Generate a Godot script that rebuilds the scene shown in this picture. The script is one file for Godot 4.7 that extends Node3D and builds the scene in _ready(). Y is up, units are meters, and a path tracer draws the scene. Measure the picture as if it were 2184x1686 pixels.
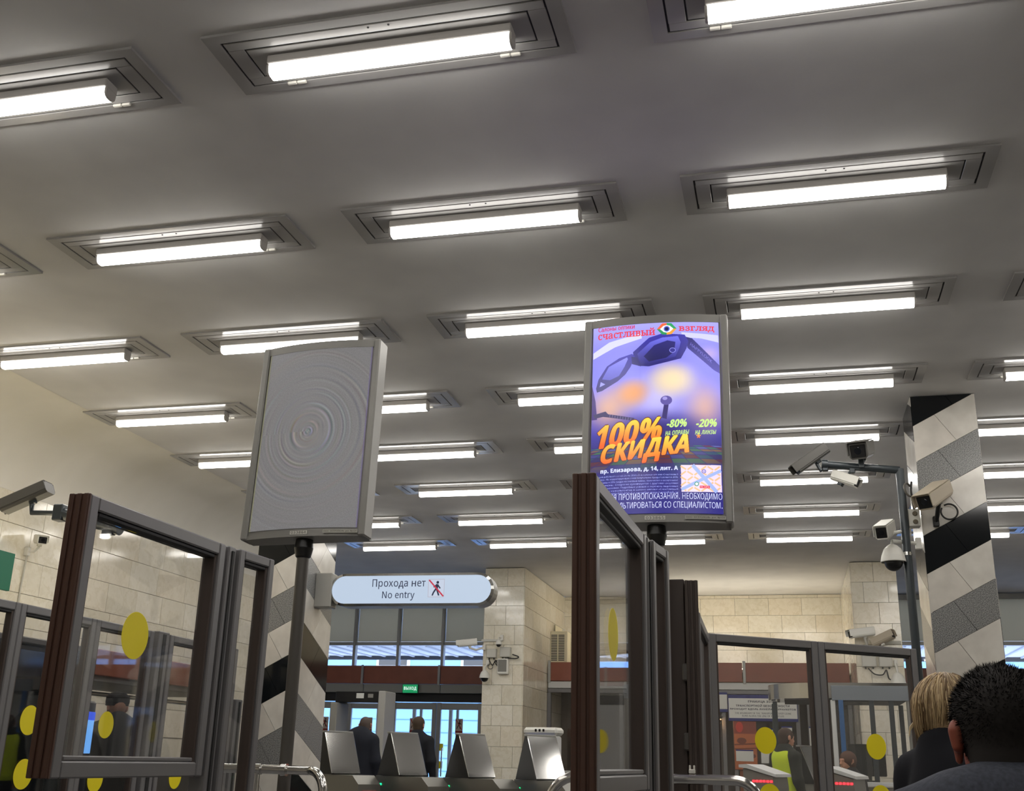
extends Node3D
# Vestibule of an underground station: lamps on the ceiling, striped pillars, light boxes, glazed gates.

var M := {}
var rng := RandomNumberGenerator.new()
var used := {}
var boxes := {}
const CEIL := 4.36

# ------------------------------------------------------------------ mesh builder
class MB:
	var v := PackedVector3Array()
	var n := PackedVector3Array()
	var uv := PackedVector2Array()
	var col := PackedColorArray()
	var tint := Color.WHITE
	func tri(a: Vector3, b: Vector3, c: Vector3, na: Vector3, nb: Vector3, nc: Vector3, ua := Vector2.ZERO, ub := Vector2.ZERO, uc := Vector2.ZERO) -> void:
		if (b - a).cross(c - a).dot(na + nb + nc) > 0.0:
			v.append_array([a, c, b]); n.append_array([na, nc, nb]); uv.append_array([ua, uc, ub])
		else:
			v.append_array([a, b, c]); n.append_array([na, nb, nc]); uv.append_array([ua, ub, uc])
		col.append_array([tint, tint, tint])
	func flat(a: Vector3, b: Vector3, c: Vector3, out: Vector3) -> void:
		var f := (b - a).cross(c - a)
		if f.length_squared() < 1e-16: return
		f = f.normalized()
		if f.dot(out) < 0.0: f = -f
		tri(a, b, c, f, f, f)
	func quad(a: Vector3, b: Vector3, c: Vector3, d: Vector3, out: Vector3) -> void:
		flat(a, b, c, out); flat(a, c, d, out)
	func uvquad(a: Vector3, b: Vector3, c: Vector3, d: Vector3, nn: Vector3) -> void: # a bottom left, b bottom right, c top right, d top left
		tri(a, b, c, nn, nn, nn, Vector2(0, 1), Vector2(1, 1), Vector2(1, 0))
		tri(a, c, d, nn, nn, nn, Vector2(0, 1), Vector2(1, 0), Vector2(0, 0))
	func box(c: Vector3, s: Vector3, b := 0.0, t := Basis.IDENTITY) -> MB: # chamfered box
		var h := s * 0.5
		b = minf(b, minf(h.x, minf(h.y, h.z)) * 0.9)
		var i := h - Vector3(b, b, b)
		for ax in 3:
			for sg: float in [-1.0, 1.0]:
				var e := [(ax + 1) % 3, (ax + 2) % 3]
				var q: Array[Vector3] = []
				for k in [[-1, -1], [1, -1], [1, 1], [-1, 1]]:
					var p := Vector3.ZERO
					p[ax] = sg * h[ax]; p[e[0]] = k[0] * i[e[0]]; p[e[1]] = k[1] * i[e[1]]
					q.append(c + t * p)
				var nn := Vector3.ZERO
				nn[ax] = sg
				quad(q[0], q[1], q[2], q[3], t * nn)
		if b > 0.0:
			for ax in 3:
				var e1 := (ax + 1) % 3
				var e2 := (ax + 2) % 3
				for s1: float in [-1.0, 1.0]:
					for s2: float in [-1.0, 1.0]:
						var q: Array[Vector3] = []
						for k in [[-1, 0], [1, 0], [1, 1], [-1, 1]]:
							var p := Vector3.ZERO
							p[ax] = k[0] * i[ax]
							p[e1] = s1 * (h[e1] if k[1] == 0 else i[e1]); p[e2] = s2 * (i[e2] if k[1] == 0 else h[e2])
							q.append(c + t * p)
						var nn := Vector3.ZERO
						nn[e1] = s1; nn[e2] = s2
						quad(q[0], q[1], q[2], q[3], t * nn)
			for sx: float in [-1.0, 1.0]:
				for sy: float in [-1.0, 1.0]:
					for sz: float in [-1.0, 1.0]:
						var g := Vector3(sx, sy, sz)
						flat(c + t * (g * Vector3(h.x, i.y, i.z)), c + t * (g * Vector3(i.x, h.y, i.z)), c + t * (g * Vector3(i.x, i.y, h.z)), t * g)
		return self
	func tube(pts: Array, r: float, sides := 10, r2 := -1.0, caps := true) -> MB:
		var rings: Array = []
		var norms: Array = []
		var up := Vector3.UP
		for k in pts.size():
			var d: Vector3 = (pts[mini(k + 1, pts.size() - 1)] - pts[maxi(k - 1, 0)]).normalized()
			if absf(d.dot(up)) > 0.95: up = Vector3.RIGHT if absf(d.x) < 0.9 else Vector3.FORWARD
			var x := d.cross(up).normalized()
			var y := x.cross(d).normalized()
			up = y
			var rr := r if r2 < 0.0 else lerpf(r, r2, float(k) / (pts.size() - 1))
			var ring: Array[Vector3] = []
			var nr: Array[Vector3] = []
			for j in sides:
				var a := TAU * j / sides
				var o := x * cos(a) + y * sin(a)
				ring.append(pts[k] + o * rr); nr.append(o)
			rings.append(ring); norms.append(nr)
		for k in pts.size() - 1:
			for j in sides:
				var j2 := (j + 1) % sides
				tri(rings[k][j], rings[k][j2], rings[k + 1][j2], norms[k][j], norms[k][j2], norms[k + 1][j2])
				tri(rings[k][j], rings[k + 1][j2], rings[k + 1][j], norms[k][j], norms[k + 1][j2], norms[k + 1][j])
		if caps:
			for e in [0, pts.size() - 1]:
				var dd: Vector3 = (pts[0] - pts[1]) if e == 0 else (pts[e] - pts[e - 1])
				for j in range(1, sides - 1):
					flat(rings[e][0], rings[e][j], rings[e][j + 1], dd)
		return self
	func lathe(prof: Array, seg := 20, at := Vector3.ZERO, t := Basis.IDENTITY) -> MB: # prof of Vector2(radius, y)
		for k in prof.size() - 1:
			var p: Vector2 = prof[k]
			var q: Vector2 = prof[k + 1]
			var e := q - p
			if e.length() < 1e-6: continue
			var nn := Vector2(e.y, -e.x).normalized()
			for j in seg:
				var a := TAU * j / seg
				var b := TAU * (j + 1) / seg
				var ca := Vector3(cos(a), 0, sin(a))
				var cb := Vector3(cos(b), 0, sin(b))
				var na := t * (ca * nn.x + Vector3(0, nn.y, 0))
				var nb := t * (cb * nn.x + Vector3(0, nn.y, 0))
				var A := at + t * (ca * p.x + Vector3(0, p.y, 0))
				var B := at + t * (cb * p.x + Vector3(0, p.y, 0))
				var C := at + t * (cb * q.x + Vector3(0, q.y, 0))
				var D := at + t * (ca * q.x + Vector3(0, q.y, 0))
				if p.x > 1e-6: tri(A, B, C, na, nb, nb)
				if q.x > 1e-6: tri(A, C, D, na, nb, na)
		return self
	func prism(poly: PackedVector2Array, d0: float, d1: float, t := Transform3D.IDENTITY) -> MB: # polygon in xy drawn out along z from d0 to d1
		var ix := Geometry2D.triangulate_polygon(poly)
		for k in range(0, ix.size(), 3):
			for zz in [[d0, -1.0], [d1, 1.0]]:
				var a := poly[ix[k]]
				var b := poly[ix[k + 1]]
				var c := poly[ix[k + 2]]
				flat(t * Vector3(a.x, a.y, zz[0]), t * Vector3(b.x, b.y, zz[0]), t * Vector3(c.x, c.y, zz[0]), t.basis.z * zz[1] * signf(d1 - d0))
		var cw := Geometry2D.is_polygon_clockwise(poly)
		for k in poly.size():
			var a := poly[k]
			var b := poly[(k + 1) % poly.size()]
			var e := b - a
			var o := Vector2(-e.y, e.x) if cw else Vector2(e.y, -e.x)
			quad(t * Vector3(a.x, a.y, d0), t * Vector3(b.x, b.y, d0), t * Vector3(b.x, b.y, d1), t * Vector3(a.x, a.y, d1), t.basis * Vector3(o.x, o.y, 0))
		return self
	func mesh() -> ArrayMesh:
		var a := []
		a.resize(Mesh.ARRAY_MAX)
		a[Mesh.ARRAY_VERTEX] = v; a[Mesh.ARRAY_NORMAL] = n; a[Mesh.ARRAY_TEX_UV] = uv; a[Mesh.ARRAY_COLOR] = col
		var m := ArrayMesh.new()
		m.add_surface_from_arrays(Mesh.PRIMITIVE_TRIANGLES, a)
		return m

# ------------------------------------------------------------------ bodies: a field of tapered capsules, meshed as surface nets
class Field:
	var lo: Vector3
	var cell: float
	var nx: int
	var ny: int
	var nz: int
	var s := PackedFloat32Array()
	var k: float
	func _init(a: Vector3, b: Vector3, c: float, soft: float) -> void:
		lo = a; cell = c; k = soft
		nx = int((b.x - a.x) / c) + 2; ny = int((b.y - a.y) / c) + 2; nz = int((b.z - a.z) / c) + 2
		s.resize(nx * ny * nz)
	func bone(a: Vector3, b: Vector3, ra: float, rb: float, sq := Vector3.ONE) -> void: # sq > 1 flattens along that axis
		var rm := maxf(ra, rb) + 5.0 * k
		var mn := Vector3(minf(a.x, b.x) - rm, minf(a.y, b.y) - rm, minf(a.z, b.z) - rm)
		var mx := Vector3(maxf(a.x, b.x) + rm, maxf(a.y, b.y) + rm, maxf(a.z, b.z) + rm)
		var i0 := maxi(0, int((mn.x - lo.x) / cell)); var i1 := mini(nx - 1, int((mx.x - lo.x) / cell) + 1)
		var j0 := maxi(0, int((mn.y - lo.y) / cell)); var j1 := mini(ny - 1, int((mx.y - lo.y) / cell) + 1)
		var l0 := maxi(0, int((mn.z - lo.z) / cell)); var l1 := mini(nz - 1, int((mx.z - lo.z) / cell) + 1)
		var ab := (b - a) * sq
		var den := maxf(ab.length_squared(), 1e-9)
		var ms := maxf(1.0, maxf(sq.x, maxf(sq.y, sq.z)))
		for l in range(l0, l1 + 1):
			for j in range(j0, j1 + 1):
				for i in range(i0, i1 + 1):
					var p := (lo + Vector3(i, j, l) * cell - a) * sq
					var t := clampf(p.dot(ab) / den, 0.0, 1.0)
					var d := ((p - ab * t).length() - lerpf(ra, rb, t)) / sqrt(ms)
					if d < 5.0 * k:
						s[i + nx * (j + ny * l)] += exp(-maxf(d, -6.0 * k) / k)
	func egg(c: Vector3, r: Vector3) -> void: # an ellipsoid
		var m := minf(r.x, minf(r.y, r.z))
		bone(c, c, m, m, Vector3(m / r.x, m / r.y, m / r.z))
	func add_to(mb: MB) -> void:
		var idx := PackedInt32Array()
		idx.resize(s.size()); idx.fill(-1)
		var pv := PackedVector3Array()
		var pn := PackedVector3Array()
		var off := [0, 1, nx, nx + 1, nx * ny, nx * ny + 1, nx * ny + nx, nx * ny + nx + 1]
		var val := PackedFloat32Array()
		val.resize(8)
		for l in nz - 1:
			for j in ny - 1:
				for i in nx - 1:
					var at := i + nx * (j + ny * l)
					var cnt := 0
					for q in 8:
						if s[at + off[q]] >= 1.0: cnt += 1
					if cnt == 0 or cnt == 8: continue
					for q in 8:
						val[q] = -log(maxf(s[at + off[q]], 1e-4))
					var sum := Vector3.ZERO
					var m := 0
					for q in 8:
						for ax in 3:
							var bit := 1 << ax
							if q & bit: continue
							var q2 := q | bit
							if (val[q] <= 0.0) != (val[q2] <= 0.0):
								var p := Vector3(q & 1, (q >> 1) & 1, (q >> 2) & 1)
								p[ax] += val[q] / (val[q] - val[q2])
								sum += p; m += 1
					idx[at] = pv.size()
					pv.append(lo + (Vector3(i, j, l) + sum / m) * cell)
					var g := Vector3(val[1] + val[3] + val[5] + val[7] - val[0] - val[2] - val[4] - val[6], val[2] + val[3] + val[6] + val[7] - val[0] - val[1] - val[4] - val[5], val[4] + val[5] + val[6] + val[7] - val[0] - val[1] - val[2] - val[3])
					pn.append(g.normalized())
		var st := [1, nx, nx * ny]
		for l in range(1, nz - 1):
			for j in range(1, ny - 1):
				for i in range(1, nx - 1):
					var at := i + nx * (j + ny * l)
					var ins := s[at] >= 1.0
					for ax in 3:
						if ins == (s[at + st[ax]] >= 1.0): continue
						var u: int = st[(ax + 1) % 3]
						var w: int = st[(ax + 2) % 3]
						var a := idx[at]; var b := idx[at - u]; var c := idx[at - u - w]; var d := idx[at - w]
						if a < 0 or b < 0 or c < 0 or d < 0: continue
						mb.tri(pv[a], pv[b], pv[c], pn[a], pn[b], pn[c])
						mb.tri(pv[a], pv[c], pv[d], pn[a], pn[c], pn[d])

# ------------------------------------------------------------------ flat print
class Print:
	var im: Image
	var w: int
	var h: int
	func _init(a: int, b: int, c: Color) -> void:
		w = a; h = b
		im = Image.create_empty(w, h, false, Image.FORMAT_RGB8)
		im.fill(c)
	func vgrad(stops: Array) -> void: # [[y 0..1, colour], ...]
		for y in h:
			var t := float(y) / h
			for k in stops.size() - 1:
				if t <= stops[k + 1][0]:
					im.fill_rect(Rect2i(0, y, w, 1), stops[k][1].lerp(stops[k + 1][1], (t - stops[k][0]) / (stops[k + 1][0] - stops[k][0])))
					break
	func glow(cx: float, cy: float, rx: float, ry: float, c: Color, a: float) -> void:
		for y in range(maxi(0, int(cy - ry)), mini(h, int(cy + ry))):
			for x in range(maxi(0, int(cx - rx)), mini(w, int(cx + rx))):
				var d := Vector2((x - cx) / rx, (y - cy) / ry).length()
				if d < 1.0:
					var f := a * (1.0 - d) * (1.0 - d) * (1.0 + 2.0 * d)
					im.set_pixel(x, y, im.get_pixel(x, y).lerp(c, f))
	func tri(a: Vector2, b: Vector2, c: Vector2, c0: Color, c1: Color, y0: float, y1: float) -> void:
		var ya := int(ceil(minf(a.y, minf(b.y, c.y)) - 0.5)); var yb := int(floor(maxf(a.y, maxf(b.y, c.y)) - 0.5))
		for y in range(maxi(ya, 0), mini(yb, h - 1) + 1):
			var py := y + 0.5
			var x0 := 1e9
			var x1 := -1e9
			for e in [[a, b], [b, c], [c, a]]:
				var p: Vector2 = e[0]
				var q: Vector2 = e[1]
				if (p.y <= py) != (q.y <= py):
					var x := p.x + (py - p.y) / (q.y - p.y) * (q.x - p.x)
					x0 = minf(x0, x); x1 = maxf(x1, x)
			var xa := maxi(int(round(x0)), 0); var xb := mini(int(round(x1)), w)
			if xb > xa:
				im.fill_rect(Rect2i(xa, y, xb - xa, 1), c0 if y1 <= y0 else c0.lerp(c1, clampf((py - y0) / (y1 - y0), 0, 1)))
	func poly(p: PackedVector2Array, c: Color, c2 := Color(0, 0, 0, 0)) -> void:
		var ix := Geometry2D.triangulate_polygon(p)
		var y0 := 1e9
		var y1 := -1e9
		for q in p:
			y0 = minf(y0, q.y); y1 = maxf(y1, q.y)
		for k in range(0, ix.size(), 3):
			tri(p[ix[k]], p[ix[k + 1]], p[ix[k + 2]], c, c if c2.a == 0 else c2, y0, y1 if c2.a > 0 else y0)
	func oval(cx: float, cy: float, rx: float, ry: float, c: Color, rot := 0.0) -> void:
		var p := PackedVector2Array()
		for k in 28:
			p.append(Vector2(cx, cy) + Vector2(cos(TAU * k / 28) * rx, sin(TAU * k / 28) * ry).rotated(rot))
		poly(p, c)
	func line(a: Vector2, b: Vector2, wd: float, c: Color) -> void:
		var o := (b - a).normalized().orthogonal() * wd * 0.5
		poly(PackedVector2Array([a + o, b + o, b - o, a - o]), c)
	func text(s: String, x: float, y: float, tw: float, th: float, c: Color, c2 := Color(0, 0, 0, 0), shear := 0.0, slope := 0.0, face := "Droid Sans", bold := false, grow := 0.0) -> void: # x, y = top left of the letters' box
		var f := SystemFont.new()
		f.font_names = PackedStringArray([face])
		if bold: f.font_weight = 700
		var tm := TextMesh.new()
		tm.text = s; tm.font = f; tm.font_size = 64; tm.depth = 0.0; tm.pixel_size = 0.01; tm.curve_step = 2.0
		var a := tm.get_mesh_arrays()
		var vs: PackedVector3Array = a[Mesh.ARRAY_VERTEX]
		if vs.is_empty(): return
		var ix := PackedInt32Array(range(vs.size()))
		if a[Mesh.ARRAY_INDEX] != null and a[Mesh.ARRAY_INDEX].size() > 0: ix = a[Mesh.ARRAY_INDEX]
		var mn := Vector2(1e9, 1e9)
		var mx := -mn
		for q in vs:
			mn = mn.min(Vector2(q.x, q.y)); mx = mx.max(Vector2(q.x, q.y))
		var sc := Vector2(tw / maxf(mx.x - mn.x, 1e-6), th / maxf(mx.y - mn.y, 1e-6))
		var ps := PackedVector2Array()
		for q in vs:
			var px := (q.x - mn.x) * sc.x
			var py := (mx.y - q.y) * sc.y
			ps.append(Vector2(x + px + shear * (th - py), y + py - slope * px))
		for g in ([Vector2.ZERO] if grow == 0.0 else [Vector2(grow, 0), Vector2(-grow, 0), Vector2(0, grow), Vector2(0, -grow), Vector2.ZERO]):
			for k in range(0, ix.size(), 3):
				tri(ps[ix[k]] + g, ps[ix[k + 1]] + g, ps[ix[k + 2]] + g, c, c if c2.a == 0 else c2, y - slope * tw * 0.5, (y + th - slope * tw * 0.5) if c2.a > 0 else -1e9)
	func tex() -> ImageTexture:
		return ImageTexture.create_from_image(im)

# ------------------------------------------------------------------ helpers
func C(r: float, g: float, b: float) -> Color:
	return Color(r / 255.0, g / 255.0, b / 255.0)

func numbered(called: String) -> String:
	var k: int = used.get(called, 0)
	used[called] = k + 1
	return called if k == 0 else "%s_%03d" % [called, k]

func tag(o: Node, label: String, cat: String, group := "", kind := "") -> Node:
	o.set_meta("label", label); o.set_meta("category", cat)
	if group: o.set_meta("group", group)
	if kind: o.set_meta("kind", kind)
	return o

func thing(called: String, label: String, cat: String, at := Vector3.ZERO, turn := 0.0, group := "", kind := "") -> Node3D:
	var o := Node3D.new()
	o.name = numbered(called)
	add_child(o)
	o.position = at; o.rotation.y = turn
	tag(o, label, cat, group, kind)
	return o

func part(par: Node, called: String, mb: MB, m: Material, label := "") -> MeshInstance3D:
	return inst(par, called, mb.mesh(), m, Transform3D.IDENTITY, label)

func inst(par: Node, called: String, mesh: Mesh, m: Material, t := Transform3D.IDENTITY, label := "") -> MeshInstance3D:
	var o := MeshInstance3D.new()
	o.name = called if par != self else numbered(called)
	o.mesh = mesh
	o.material_override = m
	o.transform = t
	if label: o.set_meta("label", label)
	par.add_child(o, true)
	return o

func solo(called: String, mb: MB, m: Material, label: String, cat: String, kind := "", group := "") -> MeshInstance3D:
	var o := part(self, called, mb, m)
	tag(o, label, cat, group, kind)
	return o

func paint(c: Color, rough := 0.6, metal := 0.0, spec := 0.5) -> StandardMaterial3D:
	var m := StandardMaterial3D.new()
	m.albedo_color = c; m.roughness = rough; m.metallic = metal; m.metallic_specular = spec
	return m

func noise_tex(freq: float, oct: int, cols: Array, seed_: int, kind := FastNoiseLite.TYPE_SIMPLEX_SMOOTH, size := 512, warp := 0.0) -> NoiseTexture2D:
	var f := FastNoiseLite.new()
	f.seed = seed_; f.frequency = freq; f.noise_type = kind; f.fractal_octaves = oct
	if warp > 0.0:
		f.domain_warp_enabled = true; f.domain_warp_amplitude = warp
	var g := Gradient.new()
	var offs := PackedFloat32Array()
	var cc := PackedColorArray()
	for k in cols:
		offs.append(k[0]); cc.append(k[1])
	g.offsets = offs; g.colors = cc
	var t := NoiseTexture2D.new()
	t.width = size; t.height = size; t.seamless = true; t.noise = f; t.color_ramp = g
	return t

func grained(tex: Texture2D, c: Color, scale: float, rough: float, off := Vector3.ZERO) -> StandardMaterial3D:
	var m := paint(c, rough)
	m.albedo_texture = tex
	m.uv1_triplanar = true; m.uv1_world_triplanar = true
	m.uv1_scale = Vector3(scale, scale, scale); m.uv1_offset = off
	return m

func printed(p: Print, glow := 0.0, rough := 0.4) -> StandardMaterial3D:
	var m := paint(Color.WHITE if glow == 0.0 else C(40, 40, 44), rough)
	if glow > 0.0:
		m.emission_enabled = true; m.emission_texture = p.tex(); m.emission_energy_multiplier = glow
		m.emission = Color.WHITE; m.emission_operator = BaseMaterial3D.EMISSION_OP_MULTIPLY
	else:
		m.albedo_texture = p.tex()
	m.texture_repeat = false
	return m

func glowing(c: Color, e: float) -> StandardMaterial3D:
	var m := paint(c, 0.4)
	m.emission_enabled = true; m.emission = c; m.emission_energy_multiplier = e
	return m

func lamp_area(par: Node, at: Vector3, size: Vector2, energy: float, c: Color, rot: Vector3) -> void:
	var a := AreaLight3D.new()
	a.name = "light"
	a.area_size = size; a.light_energy = energy; a.light_color = c; a.area_normalize_energy = true
	a.shadow_enabled = true; a.area_range = 40.0; a.area_attenuation = 2.0
	a.position = at; a.rotation = rot
	par.add_child(a, true)

func bmesh(s: Vector3, b: float) -> ArrayMesh:
	var key := "%.3f %.3f %.3f %.3f" % [s.x, s.y, s.z, b]
	if not boxes.has(key):
		boxes[key] = MB.new().box(Vector3.ZERO, s, b).mesh()
	return boxes[key]

func arc(c: Vector3, r: float, x: Vector3, y: Vector3, a0: float, a1: float, n := 8) -> Array:
	var o := []
	for k in n + 1:
		var a := lerpf(a0, a1, float(k) / n)
		o.append(c + (x * cos(a) + y * sin(a)) * r)
	return o

# ------------------------------------------------------------------ the scene
func _ready() -> void:
	rng.seed = 7
	var cam := Camera3D.new()
	cam.name = "camera"
	cam.position = Vector3(0, 1.15, 0); cam.rotation = Vector3(0.3226, 0.2470, 0.0251)
	cam.fov = rad_to_deg(2.0 * atan(843.0 / 2322.87)); cam.near = 0.05; cam.far = 200.0
	add_child(cam)
	cam.current = true
	var we := WorldEnvironment.new()
	we.name = "surroundings"
	var env := Environment.new()
	var sky := Sky.new()
	var sm := ProceduralSkyMaterial.new()
	sm.sky_top_color = C(190, 210, 240); sm.sky_horizon_color = C(226, 234, 248); sm.ground_bottom_color = C(90, 92, 100); sm.ground_horizon_color = C(150, 160, 175)
	sm.sky_energy_multiplier = 2.5
	sky.sky_material = sm
	env.background_mode = Environment.BG_SKY; env.sky = sky
	env.tonemap_mode = Environment.TONE_MAPPER_LINEAR; env.tonemap_exposure = 1.16
	env.sdfgi_enabled = true; env.ssao_enabled = true; env.ssil_enabled = true
	we.environment = env
	add_child(we)
	make_materials()
	shell()
	far_wall()
	pillars()
	lamps()
	partitions()
	light_boxes()
	hanging_sign()
	handrails()
	cameras()
	turnstiles()
	storefront()
	people()

func make_materials() -> void:
	M.ceiling = grained(noise_tex(0.006, 3, [[0.0, C(200, 198, 197)], [1.0, C(212, 210, 208)]], 3), Color.WHITE, 0.4, 0.85)
	M.plaster = grained(noise_tex(0.006, 3, [[0.0, C(218, 214, 204)], [1.0, C(230, 226, 217)]], 4), Color.WHITE, 0.4, 0.9)
	M.floor = grained(noise_tex(0.02, 4, [[0.0, C(92, 91, 92)], [1.0, C(122, 121, 121)]], 5), Color.WHITE, 0.8, 0.35)
	var marble := noise_tex(0.008, 5, [[0.0, C(222, 217, 203)], [0.42, C(237, 234, 224)], [0.5, C(226, 221, 206)], [0.6, C(239, 236, 227)], [1.0, C(230, 226, 213)]], 11, FastNoiseLite.TYPE_SIMPLEX_SMOOTH, 512, 40.0)
	for k in 3:
		var off := Vector3(0.37 * k, 0.21 * k, 0.53 * k)
		M["stone%d" % k] = grained(marble, [C(255, 252, 246), C(246, 242, 233), C(252, 246, 236)][k], 0.7, 0.1, off)
	M.grout = paint(C(120, 112, 98), 0.9)
	M.white_stone0 = grained(noise_tex(0.01, 4, [[0.0, C(206, 201, 192)], [1.0, C(224, 220, 211)]], 12), Color.WHITE, 0.8, 0.16)
	M.white_stone1 = grained(noise_tex(0.01, 4, [[0.0, C(198, 193, 184)], [1.0, C(218, 212, 202)]], 13), Color.WHITE, 0.8, 0.16)
	M.granite = grained(noise_tex(0.12, 3, [[0.0, C(70, 70, 72)], [0.35, C(104, 104, 104)], [0.55, C(140, 140, 138)], [1.0, C(176, 176, 172)]], 14, FastNoiseLite.TYPE_SIMPLEX), Color.WHITE, 1.6, 0.25)
	M.black_stone = grained(noise_tex(0.15, 3, [[0.0, C(10, 12, 14)], [1.0, C(26, 30, 33)]], 15), Color.WHITE, 1.6, 0.1)
	M.core = paint(C(52, 44, 38), 0.8)
	M.fixture = paint(C(168, 166, 164), 0.16, 0.0, 0.25)
	M.fixture_matte = paint(C(152, 150, 148), 0.6)
	M.fixture_dark = paint(C(22, 20, 20), 0.7)
	M.lamp_body = paint(C(196, 192, 188), 0.35)
	M.tube_glow = glowing(Color(1.0, 0.985, 0.96), 11.0)
	M.latch = paint(C(225, 222, 214), 0.4)
	M.frame = paint(C(118, 116, 117), 0.36, 0.15)
	M.brown = paint(C(78, 52, 41), 0.42)
	M.brown_dark = paint(C(66, 55, 50), 0.45)
	M.gasket = paint(C(18, 17, 17), 0.6)
	M.glass = paint(Color(0.2, 0.22, 0.22, 0.04), 0.02)
	M.glass.transparency = BaseMaterial3D.TRANSPARENCY_ALPHA
	M.dark_glass = paint(C(18, 20, 24), 0.06)
	M.dot = paint(C(248, 230, 16), 0.5)
	M.dot.backlight_enabled = true; M.dot.backlight = C(120, 108, 10)
	M.chrome = paint(C(215, 213, 210), 0.12, 1.0)
	M.steel = paint(C(200, 199, 196), 0.12, 1.0)
	M.brushed = paint(C(150, 148, 142), 0.42, 0.9)
	M.dark_steel = paint(C(92, 88, 84), 0.4, 0.3)
	M.box_grey = paint(C(140, 138, 134), 0.42, 0.2)
	M.pipe = paint(C(58, 64, 68), 0.28, 0.2)
	M.cctv_grey = paint(C(86, 84, 80), 0.45)
	M.cctv_beige = paint(C(176, 164, 144), 0.4)
	M.cctv_white = paint(C(224, 222, 214), 0.4)
	M.black = paint(C(14, 14, 15), 0.35)
	M.cable = paint(C(30, 28, 27), 0.6)
	M.junction = paint(C(196, 194, 184), 0.5)
	M.alu = paint(C(158, 157, 152), 0.4, 0.4)
	M.blind = paint(C(190, 187, 178), 0.8)
	M.blind.backlight_enabled = true; M.blind.backlight = C(156, 150, 136)
	M.band = grained(noise_tex(0.01, 3, [[0.0, C(134, 74, 54)], [1.0, C(150, 84, 62)]], 16), Color.WHITE, 0.5, 0.4)
	M.beam = paint(C(150, 147, 138), 0.6)
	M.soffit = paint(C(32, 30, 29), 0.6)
	M.panel_white = paint(C(214, 214, 212), 0.5)
	M.wood = grained(noise_tex(0.01, 3, [[0.0, C(120, 68, 40)], [1.0, C(156, 92, 56)]], 17), Color.WHITE, 0.6, 0.5)
	M.red_led = glowing(C(255, 30, 40), 5.0)
	M.green_led = glowing(C(20, 230, 130), 3.0)
	M.paper = paint(C(226, 226, 220), 0.8)
	M.skin = paint(C(196, 142, 116), 0.55)
	M.skin.subsurf_scatter_enabled = true; M.skin.subsurf_scatter_strength = 0.08

func slab(called: String, a: Vector3, b: Vector3, m: Material, label: String, cat: String) -> MeshInstance3D:
	return solo(called, MB.new().box((a + b) * 0.5, (b - a).abs(), 0.0), m, label, cat, "structure")

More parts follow.
